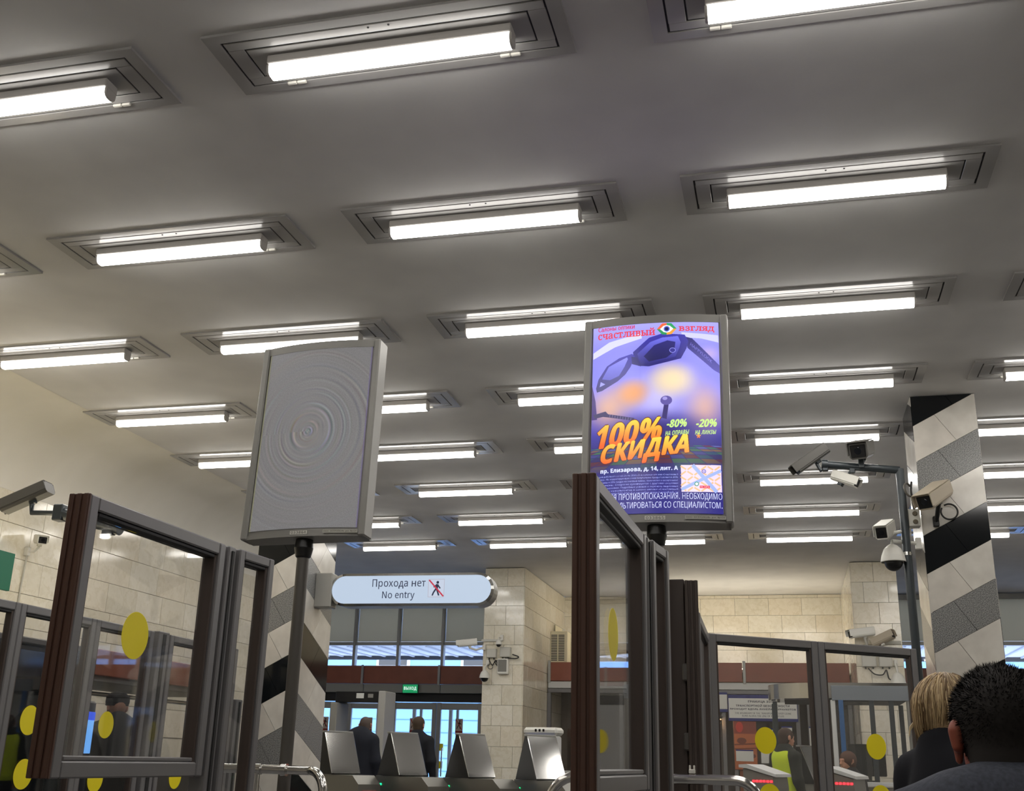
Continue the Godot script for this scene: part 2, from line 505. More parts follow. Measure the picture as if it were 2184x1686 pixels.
func shell() -> void:
	slab("ceiling", Vector3(-12.2, CEIL, 3.0), Vector3(5.8, CEIL + 0.25, -22.6), M.ceiling, "pale plaster ceiling with rows of recessed tube lamps", "ceiling")
	slab("floor", Vector3(-12.2, -0.25, -3.95), Vector3(5.8, 0.0, -22.6), M.floor, "grey polished stone floor of the station hall", "floor")
	slab("floor", Vector3(-12.2, -0.75, 3.0), Vector3(5.8, -0.4, -2.95), M.floor, "lower grey stone landing in front of the gates", "floor")
	slab("floor", Vector3(-12.2, -0.55, -2.95), Vector3(5.8, -0.2, -3.95), M.floor, "grey stone step between landing and hall", "floor")
	slab("wall_back", Vector3(-12.2, -0.75, 3.0), Vector3(5.8, CEIL, 3.2), M.plaster, "plain plaster wall behind the landing", "wall")
	slab("wall_right", Vector3(5.6, -0.75, 3.0), Vector3(5.8, CEIL, -22.6), M.plaster, "plain plaster wall on the far right of the hall", "wall")
	slab("wall_west", Vector3(-12.2, -0.75, 3.0), Vector3(-12.0, CEIL, -22.6), M.plaster, "plaster wall at the end of the glazed entrance bay", "wall")
	# left wall: plaster above, stone tiles below
	var w := thing("wall_left", "left hall wall of cream stone tiles under a curved plaster cove", "wall", Vector3.ZERO, 0.0, "", "structure")
	part(w, "backing", MB.new().box(Vector3(-7.74, 1.8, -6.35), Vector3(0.26, 5.12, 18.7), 0.0), M.plaster)
	part(w, "dado", MB.new().box(Vector3(-7.6, 0.45, -6.35), Vector3(0.02, 1.7, 18.7), 0.0), M.stone1)
	part(w, "mortar", MB.new().box(Vector3(-7.606, 2.46, -8.9), Vector3(0.008, 2.3, 13.5), 0.0), M.grout)
	var cv := MB.new()
	var fill := PackedVector2Array([Vector2(-7.62, CEIL - 0.002)])
	for k in 29:
		var t := PI / 2 * k / 28.0
		fill.append(Vector2(-6.64 - 0.95 * sin(t), 3.63 + (CEIL - 3.632) * cos(t)))
	for k in range(1, 29):
		var nn := []
		for j in [k, k + 1]:
			var t: float = PI / 2 * (j - 1) / 28.0
			nn.append(Vector3(sin(t) * (CEIL - 3.632), -cos(t) * 0.95, 0).normalized())
		var q := [Vector3(fill[k].x, fill[k].y, 2.95), Vector3(fill[k + 1].x, fill[k + 1].y, 2.95), Vector3(fill[k + 1].x, fill[k + 1].y, -15.68), Vector3(fill[k].x, fill[k].y, -15.68)]
		cv.tri(q[0], q[1], q[2], nn[0], nn[1], nn[1])
		cv.tri(q[0], q[2], q[3], nn[0], nn[1], nn[0])
		cv.flat(Vector3(fill[0].x, fill[0].y, -15.68), q[2], q[3], Vector3.FORWARD)
	part(w, "cove", cv, M.plaster)
	tiles(w, Transform3D(Basis(Vector3(0, 0, -1), Vector3.UP, Vector3.RIGHT), Vector3(-7.602, 1.31, -2.2)), 13.45, 2.32, 0.334, 0.56, 0.85)
	# outside: street, canopy, blue building across
	slab("pavement", Vector3(-25, -0.5, -22.6), Vector3(20, -0.02, -60), paint(C(178, 178, 180), 0.9), "pale grey street pavement outside the entrance doors", "pavement")
	var f := thing("building", "pale blue painted building across the street behind the doors", "building")
	part(f, "wall", MB.new().box(Vector3(-6, 4.0, -36.3), Vector3(44, 8.2, 0.6), 0.0), paint(C(116, 158, 206), 0.8))
	part(f, "cornice", MB.new().box(Vector3(-6, 3.1, -35.9), Vector3(44, 0.25, 0.3), 0.02), paint(C(226, 232, 240), 0.8))
	for k in 14:
		part(f, "groove", MB.new().box(Vector3(-6, 0.35 + 0.4 * (k % 7) + 3.2 * int(k / 7), -35.995), Vector3(44, 0.03, 0.02), 0.0), paint(C(80, 118, 170), 0.8))
	for k in 12:
		var x := -22.0 + 3.0 * k
		var o := part(f, "window", MB.new().box(Vector3(x, 5.2, -35.98), Vector3(1.2, 2.4, 0.08), 0.01), M.panel_white)
		part(o, "pane", MB.new().box(Vector3(x, 5.2, -35.93), Vector3(1.0, 2.2, 0.03), 0.0), M.dark_glass)
	var c := thing("canopy", "ribbed white entrance canopy outside above the doors", "canopy")
	part(c, "deck", MB.new().box(Vector3(-3, 3.5, -23.9), Vector3(22, 0.14, 2.4), 0.0), paint(C(232, 234, 240), 0.6))
	part(c, "fascia", MB.new().box(Vector3(-3, 3.46, -25.15), Vector3(22, 0.24, 0.1), 0.01), paint(C(84, 86, 92), 0.6))
	for k in 60:
		part(c, "rib", MB.new().box(Vector3(-13.6 + 0.36 * k, 3.415, -23.9), Vector3(0.05, 0.03, 2.38), 0.004), paint(C(206, 210, 222), 0.6))

func tiles(par: Node3D, t: Transform3D, w: float, h: float, course: float, wide: float, vary: float, gap := 0.004) -> void:
	var y := 0.0
	var row := 0
	while y < h - 0.03:
		var hh := minf(course, h - y)
		var x := 0.0
		while x < w - 0.01:
			var ww := wide * (1.0 + rng.randf_range(-0.5, 0.5) * vary * 0.5)
			if row % 2 == 1 and x == 0.0: ww *= 0.5
			if w - x - ww < wide * 0.3: ww = w - x
			ww = snappedf(minf(ww, w - x), 0.01)
			if ww < 0.02: break
			var s := Vector3(ww - gap, hh - gap, 0.022)
			inst(par, "tile", bmesh(s, 0.0025), M["stone%d" % rng.randi_range(0, 2)], t * Transform3D(Basis.IDENTITY, Vector3(x + ww * 0.5, y + hh * 0.5, 0.009 + rng.randf_range(0, 0.0025))))
			x += ww
		y += hh
		row += 1

func far_wall() -> void:
	# the stone piers that flank the alcove
	for s in [[-5.09, "stone tiled pier left of the alcove carrying cameras and cables"], [1.09, "stone tiled pier right of the alcove behind the round cabin"]]:
		var x0: float = s[0]
		var p := thing("pier", s[1], "pier", Vector3.ZERO, 0.0, "", "structure")
		part(p, "core", MB.new().box(Vector3(x0 + 0.355, CEIL * 0.5, -20.4), Vector3(0.69, CEIL - 0.01, 3.58), 0.0), M.grout)
		tiles(p, Transform3D(Basis(Vector3.RIGHT, Vector3.UP, Vector3.BACK), Vector3(x0, 0.02, -18.61)), 0.71, 4.33, 0.334, 0.38, 0.35)
		if x0 < 0:
			tiles(p, Transform3D(Basis(Vector3(0, 0, -1), Vector3.UP, Vector3.RIGHT), Vector3(x0 + 0.7, 0.02, -18.6)), 3.6, 4.33, 0.334, 0.6, 0.5)
		else:
			tiles(p, Transform3D(Basis(Vector3(0, 0, 1), Vector3.UP, Vector3.LEFT), Vector3(x0 + 0.01, 0.02, -22.2)), 3.6, 4.33, 0.334, 0.6, 0.5)
	var a := thing("wall_alcove", "cream stone tiled wall at the back of the alcove", "wall", Vector3.ZERO, 0.0, "", "structure")
	part(a, "backing", MB.new().box(Vector3(-1.64, 2.18, -22.33), Vector3(5.46, 4.34, 0.24), 0.0), M.grout)
	tiles(a, Transform3D(Basis(Vector3.RIGHT, Vector3.UP, Vector3.BACK), Vector3(-4.37, 2.62, -22.21)), 5.45, 1.735, 0.334, 0.66, 0.25)
	# glazed bays
	glazing("window_1", -11.98, -5.1, "glazed entrance front with grey blinds left of the pier", true)
	glazing("window_2", 1.81, 5.58, "glazed front with grey blinds right of the striped pillar", false)

func glazing(called: String, x0: float, x1: float, label: String, doors: bool) -> void:
	var g := thing(called, label, "window", Vector3.ZERO, 0.0, "", "structure")
	var z := -22.3
	var w := x1 - x0
	var xc := (x0 + x1) * 0.5
	part(g, "top_rail", MB.new().box(Vector3(xc, 4.3, z), Vector3(w, 0.1, 0.12), 0.005), M.alu)
	part(g, "transom", MB.new().box(Vector3(xc, 3.42, z + 0.02), Vector3(w, 0.07, 0.12), 0.005), M.alu)
	var n := int(round(w / 0.98))
	var xs := []
	var x := -8.92 - 0.98 * 4 if doors else x0
	while x < x1:
		if x > x0 + 0.05: xs.append(x)
		x += 0.98
	var prev := x0
	for q in xs + [x1]:
		part(g, "blind", MB.new().box(Vector3((prev + q) * 0.5, 3.86, z - 0.01), Vector3(q - prev - 0.07, 0.78, 0.02), 0.004), M.blind)
		part(g, "pane", MB.new().box(Vector3((prev + q) * 0.5, 3.17, z - 0.02), Vector3(q - prev - 0.07, 0.46, 0.012), 0.0), M.glass)
		if q != x1:
			part(g, "mullion", MB.new().box(Vector3(q, 3.63, z + 0.04), Vector3(0.06, 1.42, 0.14), 0.006), M.alu)
		prev = q
	var band := thing("fascia_band", "reddish brown fascia band under the " + ("entrance windows on the left" if doors else "windows at far right"), "fascia", Vector3.ZERO, 0.0, "", "structure")
	var k := 0
	x = -8.75 - 1.68 * 2 if doors else x0
	prev = x0
	while prev < x1 - 0.01:
		var q := minf(x1, (x if x > prev + 0.2 else prev + 1.68))
		if k > 0 or not doors: q = minf(x1, prev + 1.68)
		part(band, "panel", MB.new().box(Vector3((prev + q) * 0.5, 2.775, z + 0.12), Vector3(q - prev - 0.01, 0.36, 0.2), 0.006), M.band)
		part(band, "cover_strip", MB.new().box(Vector3(q - 0.03, 2.77, z + 0.23), Vector3(0.05, 0.4, 0.02), 0.004), M.alu)
		part(band, "beam", MB.new().box(Vector3((prev + q) * 0.5, 2.5, z + 0.06), Vector3(q - prev - 0.012, 0.17, 0.26), 0.006), M.beam)
		prev = q
		k += 1
	part(band, "soffit", MB.new().box(Vector3(xc, 2.33, z - 0.02), Vector3(w, 0.17, 0.2), 0.004), M.soffit)
	if not doors:
		slab("wall_sill", Vector3(x0, -0.05, z - 0.1), Vector3(x1, 2.24, z + 0.05), M.panel_white, "plain pale wall under the right windows", "wall")
		return
	# entrance doors
	var dk := 0
	var dw := 0.98
	x = x0 + 0.03
	while x + dw < x1 + 0.02:
		var d := thing("door_%d" % (dk + 1), "glass entrance door in aluminium frame, number %s from the stone pier" % ["seven", "six", "five", "four", "three", "two", "one"][dk % 7], "door", Vector3.ZERO, 0.0, "", "structure")
		for sx in [x + 0.05, x + dw - 0.05]:
			part(d, "stile", MB.new().box(Vector3(sx, 1.12, z), Vector3(0.09, 2.22, 0.07), 0.006), M.alu)
		part(d, "top_rail", MB.new().box(Vector3(x + dw * 0.5, 2.16, z), Vector3(dw - 0.19, 0.13, 0.06), 0.006), M.alu)
		part(d, "bottom_rail", MB.new().box(Vector3(x + dw * 0.5, 0.14, z), Vector3(dw - 0.19, 0.24, 0.06), 0.006), M.alu)
		part(d, "pane", MB.new().box(Vector3(x + dw * 0.5, 1.18, z), Vector3(dw - 0.2, 1.83, 0.01), 0.0), M.glass)
		part(d, "handle", MB.new().tube([Vector3(x + 0.16, 0.8, z + 0.07), Vector3(x + 0.16, 1.35, z + 0.07)], 0.016, 8), M.steel)
		var st := MB.new()
		st.uvquad(Vector3(x + dw * 0.5 - 0.08, 1.62, z + 0.012), Vector3(x + dw * 0.5 + 0.08, 1.62, z + 0.012), Vector3(x + dw * 0.5 + 0.08, 1.92, z + 0.012), Vector3(x + dw * 0.5 - 0.08, 1.92, z + 0.012), Vector3.BACK)
		if not M.has("sticker"): M.sticker = printed(walker_sticker(), 0.0, 0.6)
		part(d, "sticker", st, M.sticker, "no entry sticker with a crossed walker")
		if dk == 5:
			for yy in [1.02, 1.36]:
				part(d, "yellow_mark", MB.new().box(Vector3(x + 0.12, yy, z + 0.012), Vector3(0.1, 0.14, 0.004), 0.0), M.dot)
		x += dw
		dk += 1
	var of := thing("outer_frame", "grey frames of the outer doors seen through the entrance glass", "door frame", Vector3.ZERO, 0.0, "", "structure")
	x = x0 + 0.3
	while x < x1:
		part(of, "post", MB.new().box(Vector3(x, 1.1, -24.4), Vector3(0.08, 2.2, 0.08), 0.006), M.alu)
		part(of, "post", MB.new().box(Vector3(x + 0.16, 1.1, -24.4), Vector3(0.06, 2.2, 0.06), 0.006), M.brushed)
		x += 0.86
	part(of, "head_rail", MB.new().box(Vector3(xc, 2.25, -24.4), Vector3(w, 0.12, 0.1), 0.006), M.alu)

func walker(p: Print, x: float, y: float, s: float, c: Color) -> void:
	p.oval(x + 0.1 * s, y - 0.42 * s, 0.09 * s, 0.09 * s, c)
	p.line(Vector2(x + 0.08 * s, y - 0.3 * s), Vector2(x + 0.02 * s, y + 0.05 * s), 0.18 * s, c)
	p.line(Vector2(x + 0.04 * s, y), Vector2(x + 0.2 * s, y + 0.45 * s), 0.1 * s, c)
	p.line(Vector2(x, y), Vector2(x - 0.14 * s, y + 0.22 * s), 0.1 * s, c)
	p.line(Vector2(x - 0.14 * s, y + 0.2 * s), Vector2(x - 0.24 * s, y + 0.45 * s), 0.09 * s, c)
	p.line(Vector2(x + 0.1 * s, y - 0.26 * s), Vector2(x + 0.28 * s, y - 0.02 * s), 0.08 * s, c)
	p.line(Vector2(x + 0.04 * s, y - 0.26 * s), Vector2(x - 0.16 * s, y - 0.1 * s), 0.08 * s, c)

func walker_sticker() -> Print:
	var p := Print.new(96, 168, C(196, 176, 158))
	walker(p, 46, 66, 100, C(40, 24, 24))
	p.line(Vector2(10, 12), Vector2(86, 122), 8, C(170, 40, 36))
	p.im.fill_rect(Rect2i(0, 132, 96, 36), C(140, 48, 36))
	return p

func pillars() -> void:
	# [x0, front z, label, offset of the black stripe on the front, on the side that is seen]
	var H := CEIL - 0.005
	var defs := [[1.212, "pillar striped black white and grey stone at right under camera cluster", 0.0, 1], [-5.09, "pillar striped black white and grey stone behind the blank light box", -0.012, -1]]
	for d in defs:
		var x0: float = d[0]
		var p := thing("pillar", d[1], "pillar", Vector3.ZERO, 0.0, "", "structure")
		part(p, "core", MB.new().box(Vector3(x0 + 0.274, H * 0.5, -10.28), Vector3(0.516, H, 0.648), 0.0), M.core)
		# stripes repeat every 1.328 m: black, white, granite, white going down
		stripes(p, Transform3D(Basis(Vector3.RIGHT, Vector3.UP, Vector3.BACK), Vector3(x0, 0, -9.956)), 0.548, H, 0.29, (2.748 + d[2]) if x0 > 0 else 2.826 + 0.01 - 0.005)
		if x0 > 0:
			stripes(p, Transform3D(Basis(Vector3(0, 0, 1), Vector3.UP, Vector3.LEFT), Vector3(x0 + 0.016, 0, -10.62)), 0.68, H, -0.30, 2.9)
			stripes(p, Transform3D(Basis(Vector3(0, 0, -1), Vector3.UP, Vector3.RIGHT), Vector3(x0 + 0.532, 0, -9.94)), 0.68, H, -0.30, 2.05)
		else:
			stripes(p, Transform3D(Basis(Vector3(0, 0, -1), Vector3.UP, Vector3.RIGHT), Vector3(x0 + 0.532, 0, -9.94)), 0.68, H, -0.30, 2.044)
			stripes(p, Transform3D(Basis(Vector3(0, 0, 1), Vector3.UP, Vector3.LEFT), Vector3(x0 + 0.016, 0, -10.62)), 0.68, H, -0.30, 2.9)

func stripes(par: Node3D, t: Transform3D, w: float, h: float, rise: float, black_at: float) -> void:
	var step := 0.332
	var order := ["black", "white", "granite", "white"] # going up from black_at: black, then white, granite, white
	var k := -int(ceil((black_at + 1.0) / step))
	var rect := PackedVector2Array([Vector2(0.001, 0), Vector2(w - 0.001, 0), Vector2(w - 0.001, h), Vector2(0.001, h)])
	var q := 0
	while black_at + k * step < h + 0.4:
		var b := black_at + k * step
		var kind: String = order[posmod(k, 4)]
		var lean := 0.15 * signf(rise)
		var ul := w * (0.5 - lean)
		var ur := w * (0.5 + lean)
		var jt := b + step + rise * ul / w
		var jb := b + rise * ur / w
		for half in 2:
			var pl: PackedVector2Array
			if half == 0:
				pl = PackedVector2Array([Vector2(0, b), Vector2(ur, jb), Vector2(ul, jt), Vector2(0, b + step)])
			else:
				pl = PackedVector2Array([Vector2(ur, jb), Vector2(w, b + rise), Vector2(w, b + step + rise), Vector2(ul, jt)])
			for c in Geometry2D.intersect_polygons(pl, rect):
				for e in Geometry2D.offset_polygon(c, -0.0016):
					if e.size() < 3: continue
					var m: Material = M.granite if kind == "granite" else (M.black_stone if kind == "black" else M["white_stone%d" % ((q + half) % 2)])
					inst(par, "slab", MB.new().prism(e, 0.0, 0.016 + 0.0008 * ((q * 7 + half * 3) % 3)).mesh(), m, t)
		q += 1
		k += 1

func lamps() -> void:
	# one recessed fitting with a surface tube lamp; copies follow the grid
	var L := 1.2
	var o := thing("ceiling_lamp", "x", "lamp", Vector3.ZERO, 0.0, "tube lamps on the hall ceiling")
	var y := CEIL
	var bk := MB.new().box(Vector3(0, -0.003, 0), Vector3(1.66, 0.006, 0.42), 0.0)
	part(o, "backing", bk, M.fixture_dark)
	var fr := MB.new()
	for s in [-1, 1]:
		fr.prism(PackedVector2Array([Vector2(-0.86, s * 0.235), Vector2(0.86, s * 0.235), Vector2(0.79, s * 0.18), Vector2(-0.79, s * 0.18)]), 0.0, 0.014, Transform3D(Basis(Vector3.RIGHT, Vector3(0, 0, 1), Vector3.DOWN), Vector3.ZERO))
		fr.prism(PackedVector2Array([Vector2(s * 0.86, -0.235), Vector2(s * 0.86, 0.235), Vector2(s * 0.79, 0.18), Vector2(s * 0.79, -0.18)]), 0.0, 0.014, Transform3D(Basis(Vector3.RIGHT, Vector3(0, 0, 1), Vector3.DOWN), Vector3.ZERO))
	part(o, "outer_frame", fr, M.fixture)
	var rg := MB.new()
	for s in [-1, 1]:
		rg.box(Vector3(0, -0.009, s * 0.141), Vector3(1.558, 0.008, 0.056), 0.002)
		rg.box(Vector3(s * 0.74, -0.009, 0), Vector3(0.082, 0.008, 0.226), 0.002)
	part(o, "hinged_panel", rg, M.fixture)
	part(o, "tray", MB.new().box(Vector3(0, -0.0085, 0), Vector3(1.382, 0.007, 0.206), 0.002), M.fixture_matte)
	part(o, "housing", MB.new().box(Vector3(0, -0.034, 0), Vector3(1.212, 0.046, 0.1), 0.004), M.lamp_body)
	# diffuser: rounded trough drawn along x
	var prof := PackedVector2Array()
	for k in 9:
		var a := PI + PI * k / 8.0
		prof.append(Vector2(cos(a) * 0.04, maxf(sin(a) * 0.036, -0.03) - 0.08))
	prof.append(Vector2(0.04, -0.058)); prof.append(Vector2(-0.04, -0.058))
	part(o, "diffuser", MB.new().prism(prof, -0.597, 0.597, Transform3D(Basis(Vector3(0, 0, -1), Vector3.UP, Vector3.RIGHT), Vector3.ZERO)), M.tube_glow)
	for s in [-1, 1]:
		part(o, "end_cap", MB.new().prism(prof, s * 0.597 - 0.006, s * 0.597 + 0.006, Transform3D(Basis(Vector3(0, 0, -1), Vector3.UP, Vector3.RIGHT), Vector3(s * 0.006, 0, 0))), M.lamp_body)
		var lt := MB.new()
		for q in [-1, 1]:
			lt.box(Vector3(s * 0.55 + q * 0.026, -0.02, -0.176), Vector3(0.048, 0.014, 0.018), 0.003)
		part(o, "latch", lt, M.latch)
		part(o, "screw", MB.new().lathe([Vector2(0.0, -0.0155), Vector2(0.005, -0.0155), Vector2(0.006, -0.012)], 8, Vector3(s * 0.05, 0, 0.15)), M.fixture_dark)
	lamp_area(o, Vector3(0, -0.113, 0), Vector2(1.19, 0.075), 0.46, Color(1.0, 0.985, 0.96), Vector3(-PI / 2, 0, 0))
	var zs := [4.095, 5.826, 7.553, 9.297, 10.96, 12.70, 14.46, 16.19]
	var rows := ["first", "second", "third", "fourth", "fifth", "sixth", "seventh", "last"]
	var cols := ["nearest the left wall", "second from the left wall", "third from the left wall", "fourth from the left wall", "fifth from the left wall", "nearest the right wall"]
	var first := true
	for r in range(-2, 8):
		for c in range(-3, 5):
			if r < 0 and (c < 0 or c > 2): continue
			if r == 0 and (c == -1 or c > 2): continue
			if c == 4 and r < 3: continue
			if c < -1 and (r < 6 or (c == -2 and r == 6)): continue
			var q: Node3D = o if first else o.duplicate()
			if not first:
				q.name = numbered("ceiling_lamp")
				add_child(q)
			first = false
			q.position = Vector3(-4.364 + 2.0878 * c + 0.6, y, -zs[r] if r >= 0 else -4.095 - 1.73 * r)
			tag(q, ("lit white tube ceiling lamp, %s row from the stair landing, %s" % [rows[r], cols[c + 1]]) if c >= -1 and r >= 0 else ("tube lamp over the landing behind the viewer, %s row, %s" % [["nearer", "farther"][-1 - r], cols[c + 1]] if r < 0 else "tube lamp hidden in the glazed entrance bay, %s row, %s" % [rows[r], ["by its end wall", "next to the hall"][c + 3]]), "lamp", "tube lamps on the hall ceiling")

# a framed glass panel from A to B (points on the floor plan)
func framed(called: String, label: String, cat: String, A: Vector2, B: Vector2, y0: float, y1: float, sw: float, th: float, dots: Array, brown_end := 0, edge := "brown") -> Node3D:
	var d := B - A
	var w := d.length()
	var o := thing(called, label, cat, Vector3(A.x, y0, A.y), atan2(-d.y, d.x))
	var h := y1 - y0
	part(o, "stile", MB.new().box(Vector3(sw * 0.5, h * 0.5, 0), Vector3(sw, h, th), 0.006), M.frame)
	part(o, "stile", MB.new().box(Vector3(w - sw * 0.5, h * 0.5, 0), Vector3(sw, h, th), 0.006), M.frame)
	part(o, "top_rail", MB.new().box(Vector3(w * 0.5, h - sw * 0.5, 0), Vector3(w - 2 * sw - 0.002, sw, th - 0.004), 0.006), M.frame)
	part(o, "bottom_rail", MB.new().box(Vector3(w * 0.5, sw * 0.55, 0), Vector3(w - 2 * sw - 0.002, sw * 1.1, th - 0.004), 0.006), M.frame)
	var bd := 0.018
	for s in [[Vector3(sw + bd * 0.5 + 0.001, h * 0.5, 0), Vector3(bd, h - 2.1 * sw, th * 0.72)], [Vector3(w - sw - bd * 0.5 - 0.001, h * 0.5, 0), Vector3(bd, h - 2.1 * sw, th * 0.72)]]:
		part(o, "glazing_bead", MB.new().box(s[0], s[1], 0.004), M.brown_dark)
	part(o, "glazing_bead", MB.new().box(Vector3(w * 0.5, h - sw - bd * 0.5 - 0.001, 0), Vector3(w - 2 * sw - 2 * bd - 0.006, bd, th * 0.72), 0.004), M.gasket)
	part(o, "glazing_bead", MB.new().box(Vector3(w * 0.5, sw * 1.1 + bd * 0.5 + 0.001, 0), Vector3(w - 2 * sw - 2 * bd - 0.006, bd, th * 0.72), 0.004), M.frame)
	var gp := part(o, "glass_pane", MB.new().box(Vector3(w * 0.5, h * 0.5, 0), Vector3(w - 2 * sw - 2 * bd, h - 2.1 * sw - 2 * bd, 0.008), 0.0), M.glass)
	for q in dots:
		part(gp, "warning_dot", MB.new().lathe([Vector2(0.0, 0.0), Vector2(0.097, 0.0), Vector2(0.097, 0.0008), Vector2(0.0, 0.0008)], 36, Vector3(q.x, q.y - y0, 0.0045), Basis(Vector3.RIGHT, PI / 2)), M.dot)
	if brown_end != 0:
		var x := -0.006 if brown_end < 0 else w + 0.006
		var e := MB.new().box(Vector3(x, h * 0.5, 0), Vector3(0.012, h, th), 0.002)
		for z in [-0.36, 0.0, 0.34]:
			e.box(Vector3(x + 0.008 * signf(brown_end), h * 0.5, z * th), Vector3(0.012, h, th * 0.24), 0.003)
		part(o, "edge_profile", e, M[edge])
	return o

func post(called: String, label: String, at: Vector3, s: Vector3, m: Material) -> Node3D:
	var o := thing(called, label, "post", at)
	part(o, "shaft", MB.new().box(Vector3(0, s.y * 0.5, 0), s, 0.006), m)
	part(o, "foot_plate", MB.new().box(Vector3(0, 0.006, 0), Vector3(s.x + 0.05, 0.012, s.z + 0.05), 0.003), M.dark_steel)
	part(o, "cover_strip", MB.new().box(Vector3(s.x * 0.5 + 0.003, s.y * 0.5, 0), Vector3(0.006, s.y - 0.04, s.z * 0.3), 0.002), M.gasket)
	return o

func partitions() -> void:
	# swung-open gate leaves of the passage
	framed("gate_leaf", "open glazed gate leaf on the left with brown grooved edge", "gate", Vector2(-2.655, -3.66), Vector2(-2.64, -4.735), 1.045, 2.1, 0.056, 0.092, [Vector2(0.475, 1.606)], -1)
	framed("gate_leaf", "open glazed gate leaf on the right with brown grooved edge, under the bright poster", "gate", Vector2(-0.648, -3.635), Vector2(-0.612, -4.735), 1.045, 2.1, 0.056, 0.084, [Vector2(0.5, 1.606)], -1)
	post("gate_post", "grey gate post hinging the left open leaf", Vector3(-2.63, 0, -4.79), Vector3(0.085, 2.1, 0.075), M.frame)
	post("gate_post", "grey gate post hinging the right open leaf", Vector3(-0.605, 0, -4.79), Vector3(0.08, 2.1, 0.075), M.frame)
	framed("glass_partition", "narrow glazed side panel behind the left gate leaf", "partition", Vector2(-2.61, -4.84), Vector2(-2.58, -5.16), 0.0, 2.1, 0.046, 0.08, [])
	framed("glass_partition", "narrow glazed side panel behind the right gate leaf", "partition", Vector2(-0.59, -4.84), Vector2(-0.55, -5.13), 0.0, 2.1, 0.046, 0.08, [])
	# folded dark leaf further back on the right, seen edge on
	var p := post("gate_post", "dark brown gate post with rounded hinges behind the right leaf", Vector3(-0.563, 0, -6.03), Vector3(0.088, 2.105, 0.09), M.brown_dark)
	for y in [1.72, 1.37]:
		var hg := part(p, "hinge", MB.new().tube([Vector3(0.07, y - 0.055, 0.075), Vector3(0.07, y + 0.055, 0.075)], 0.017, 12), M.frame)
		part(hg, "hinge_knuckle", MB.new().box(Vector3(0.06, y - 0.11, 0.062), Vector3(0.07, 0.09, 0.045), 0.008), M.dark_steel)
	framed("gate_leaf", "dark closed gate leaf seen edge on beside the hinged brown post", "gate", Vector2(-0.478, -5.95), Vector2(-0.562, -7.1), 0.0, 2.09, 0.075, 0.07, [], -1, "brown_dark")
	framed("glass_partition", "glazed panel running back from the dark gate leaf", "partition", Vector2(-0.555, -7.16), Vector2(-0.585, -8.48), 0.0, 2.08, 0.06, 0.06, [])
	# slanting partition to the right pillar
	var A := Vector2(-0.58, -8.56)
	var B := Vector2(1.03, -9.765)
	var mid := A.lerp(B, 0.504)
	framed("glass_partition", "glazed partition before the security notice, with two yellow dots", "partition", A, mid - (B - A).normalized() * 0.004, 0.0, 2.1, 0.06, 0.07, [Vector2(0.49, 1.335), Vector2(0.505, 0.93)])
	framed("glass_partition", "glazed partition left of the striped pillar with two yellow dots", "partition", mid, B, 0.0, 2.1, 0.06, 0.07, [Vector2(0.525, 1.318), Vector2(0.535, 0.935)])
	# row along the ticket kiosk on the left
	var zs := [-5.0, -6.39, -7.25, -8.05]
	var says := ["glazed partition by the kiosk at the left edge of the picture", "glazed partition by the kiosk, second bay from the left edge", "glazed partition by the kiosk before the person in a cap"]
	var dd := [[], [Vector2(0.3, 1.327), Vector2(0.32, 0.982)], [Vector2(0.333, 1.327), Vector2(0.29, 0.945)]]
	for k in 3:
		framed("glass_partition", says[k], "partition", Vector2(-5.0, zs[k]), Vector2(-5.0, zs[k + 1] + 0.004), 0.0, 2.07, 0.055, 0.07, dd[k])
	post("gate_post", "double grey post between the kiosk partitions", Vector3(-5.0, 0, -8.18), Vector3(0.09, 2.08, 0.16), M.frame)
	framed("glass_partition", "glazed partition by the kiosk just before the striped pillar", "partition", Vector2(-5.0, -8.3), Vector2(-5.0, -9.5), 0.0, 2.07, 0.055, 0.07, [Vector2(0.37, 0.952)])
	post("gate_post", "grey end post beside the left striped pillar", Vector3(-5.0, 0, -9.6), Vector3(0.09, 1.62, 0.12), M.frame)
	# dark kiosk, then a canopied counter, with a warm strip light on the roof
	var k := thing("kiosk", "dark glossy ticket kiosk along the left wall behind the partition", "kiosk", Vector3(-6.25, 0, -6.375))
	part(k, "body", MB.new().box(Vector3(0, 0.97, 0), Vector3(0.9, 1.9, 4.15), 0.01), M.soffit)
	part(k, "roof", MB.new().box(Vector3(0, 1.95, 0), Vector3(0.96, 0.05, 4.18), 0.008), M.dark_steel)
	for j in 4:
		part(k, "glass_front", MB.new().box(Vector3(0.456, 1.2, -1.5 + 1.0 * j), Vector3(0.012, 1.36, 0.9), 0.002), M.dark_glass)
	var kc := thing("counter_canopy", "brown fronted canopy over the counter beyond the dark kiosk", "canopy", Vector3(-6.25, 0, -9.78))
	part(kc, "slab", MB.new().box(Vector3(-0.03, 1.84, 0), Vector3(0.9, 0.26, 2.6), 0.006), paint(C(110, 108, 106), 0.6))
	part(kc, "fascia", MB.new().box(Vector3(0.44, 1.87, 0), Vector3(0.03, 0.22, 2.6), 0.006), M.band)
	part(kc, "rod", MB.new().tube([Vector3(0.25, 1.62, -1.25), Vector3(0.25, 1.62, 1.25)], 0.02, 10), M.steel)
	for j in [-1.2, 0.0, 1.2]:
		part(kc, "hanger", MB.new().tube([Vector3(0.25, 1.72, j), Vector3(0.25, 1.62, j)], 0.012, 8), M.steel)
	part(kc, "counter", MB.new().box(Vector3(0, 0.5, 0), Vector3(0.8, 1.0, 2.5), 0.01), M.dark_steel)
	var c := thing("strip_light", "warm strip light on the kiosk roof washing the stone wall", "lamp", Vector3(-6.45, 1.976, -7.4))
	part(c, "trough", MB.new().box(Vector3(0, 0.02, 0), Vector3(0.12, 0.04, 5.2), 0.004), M.lamp_body)
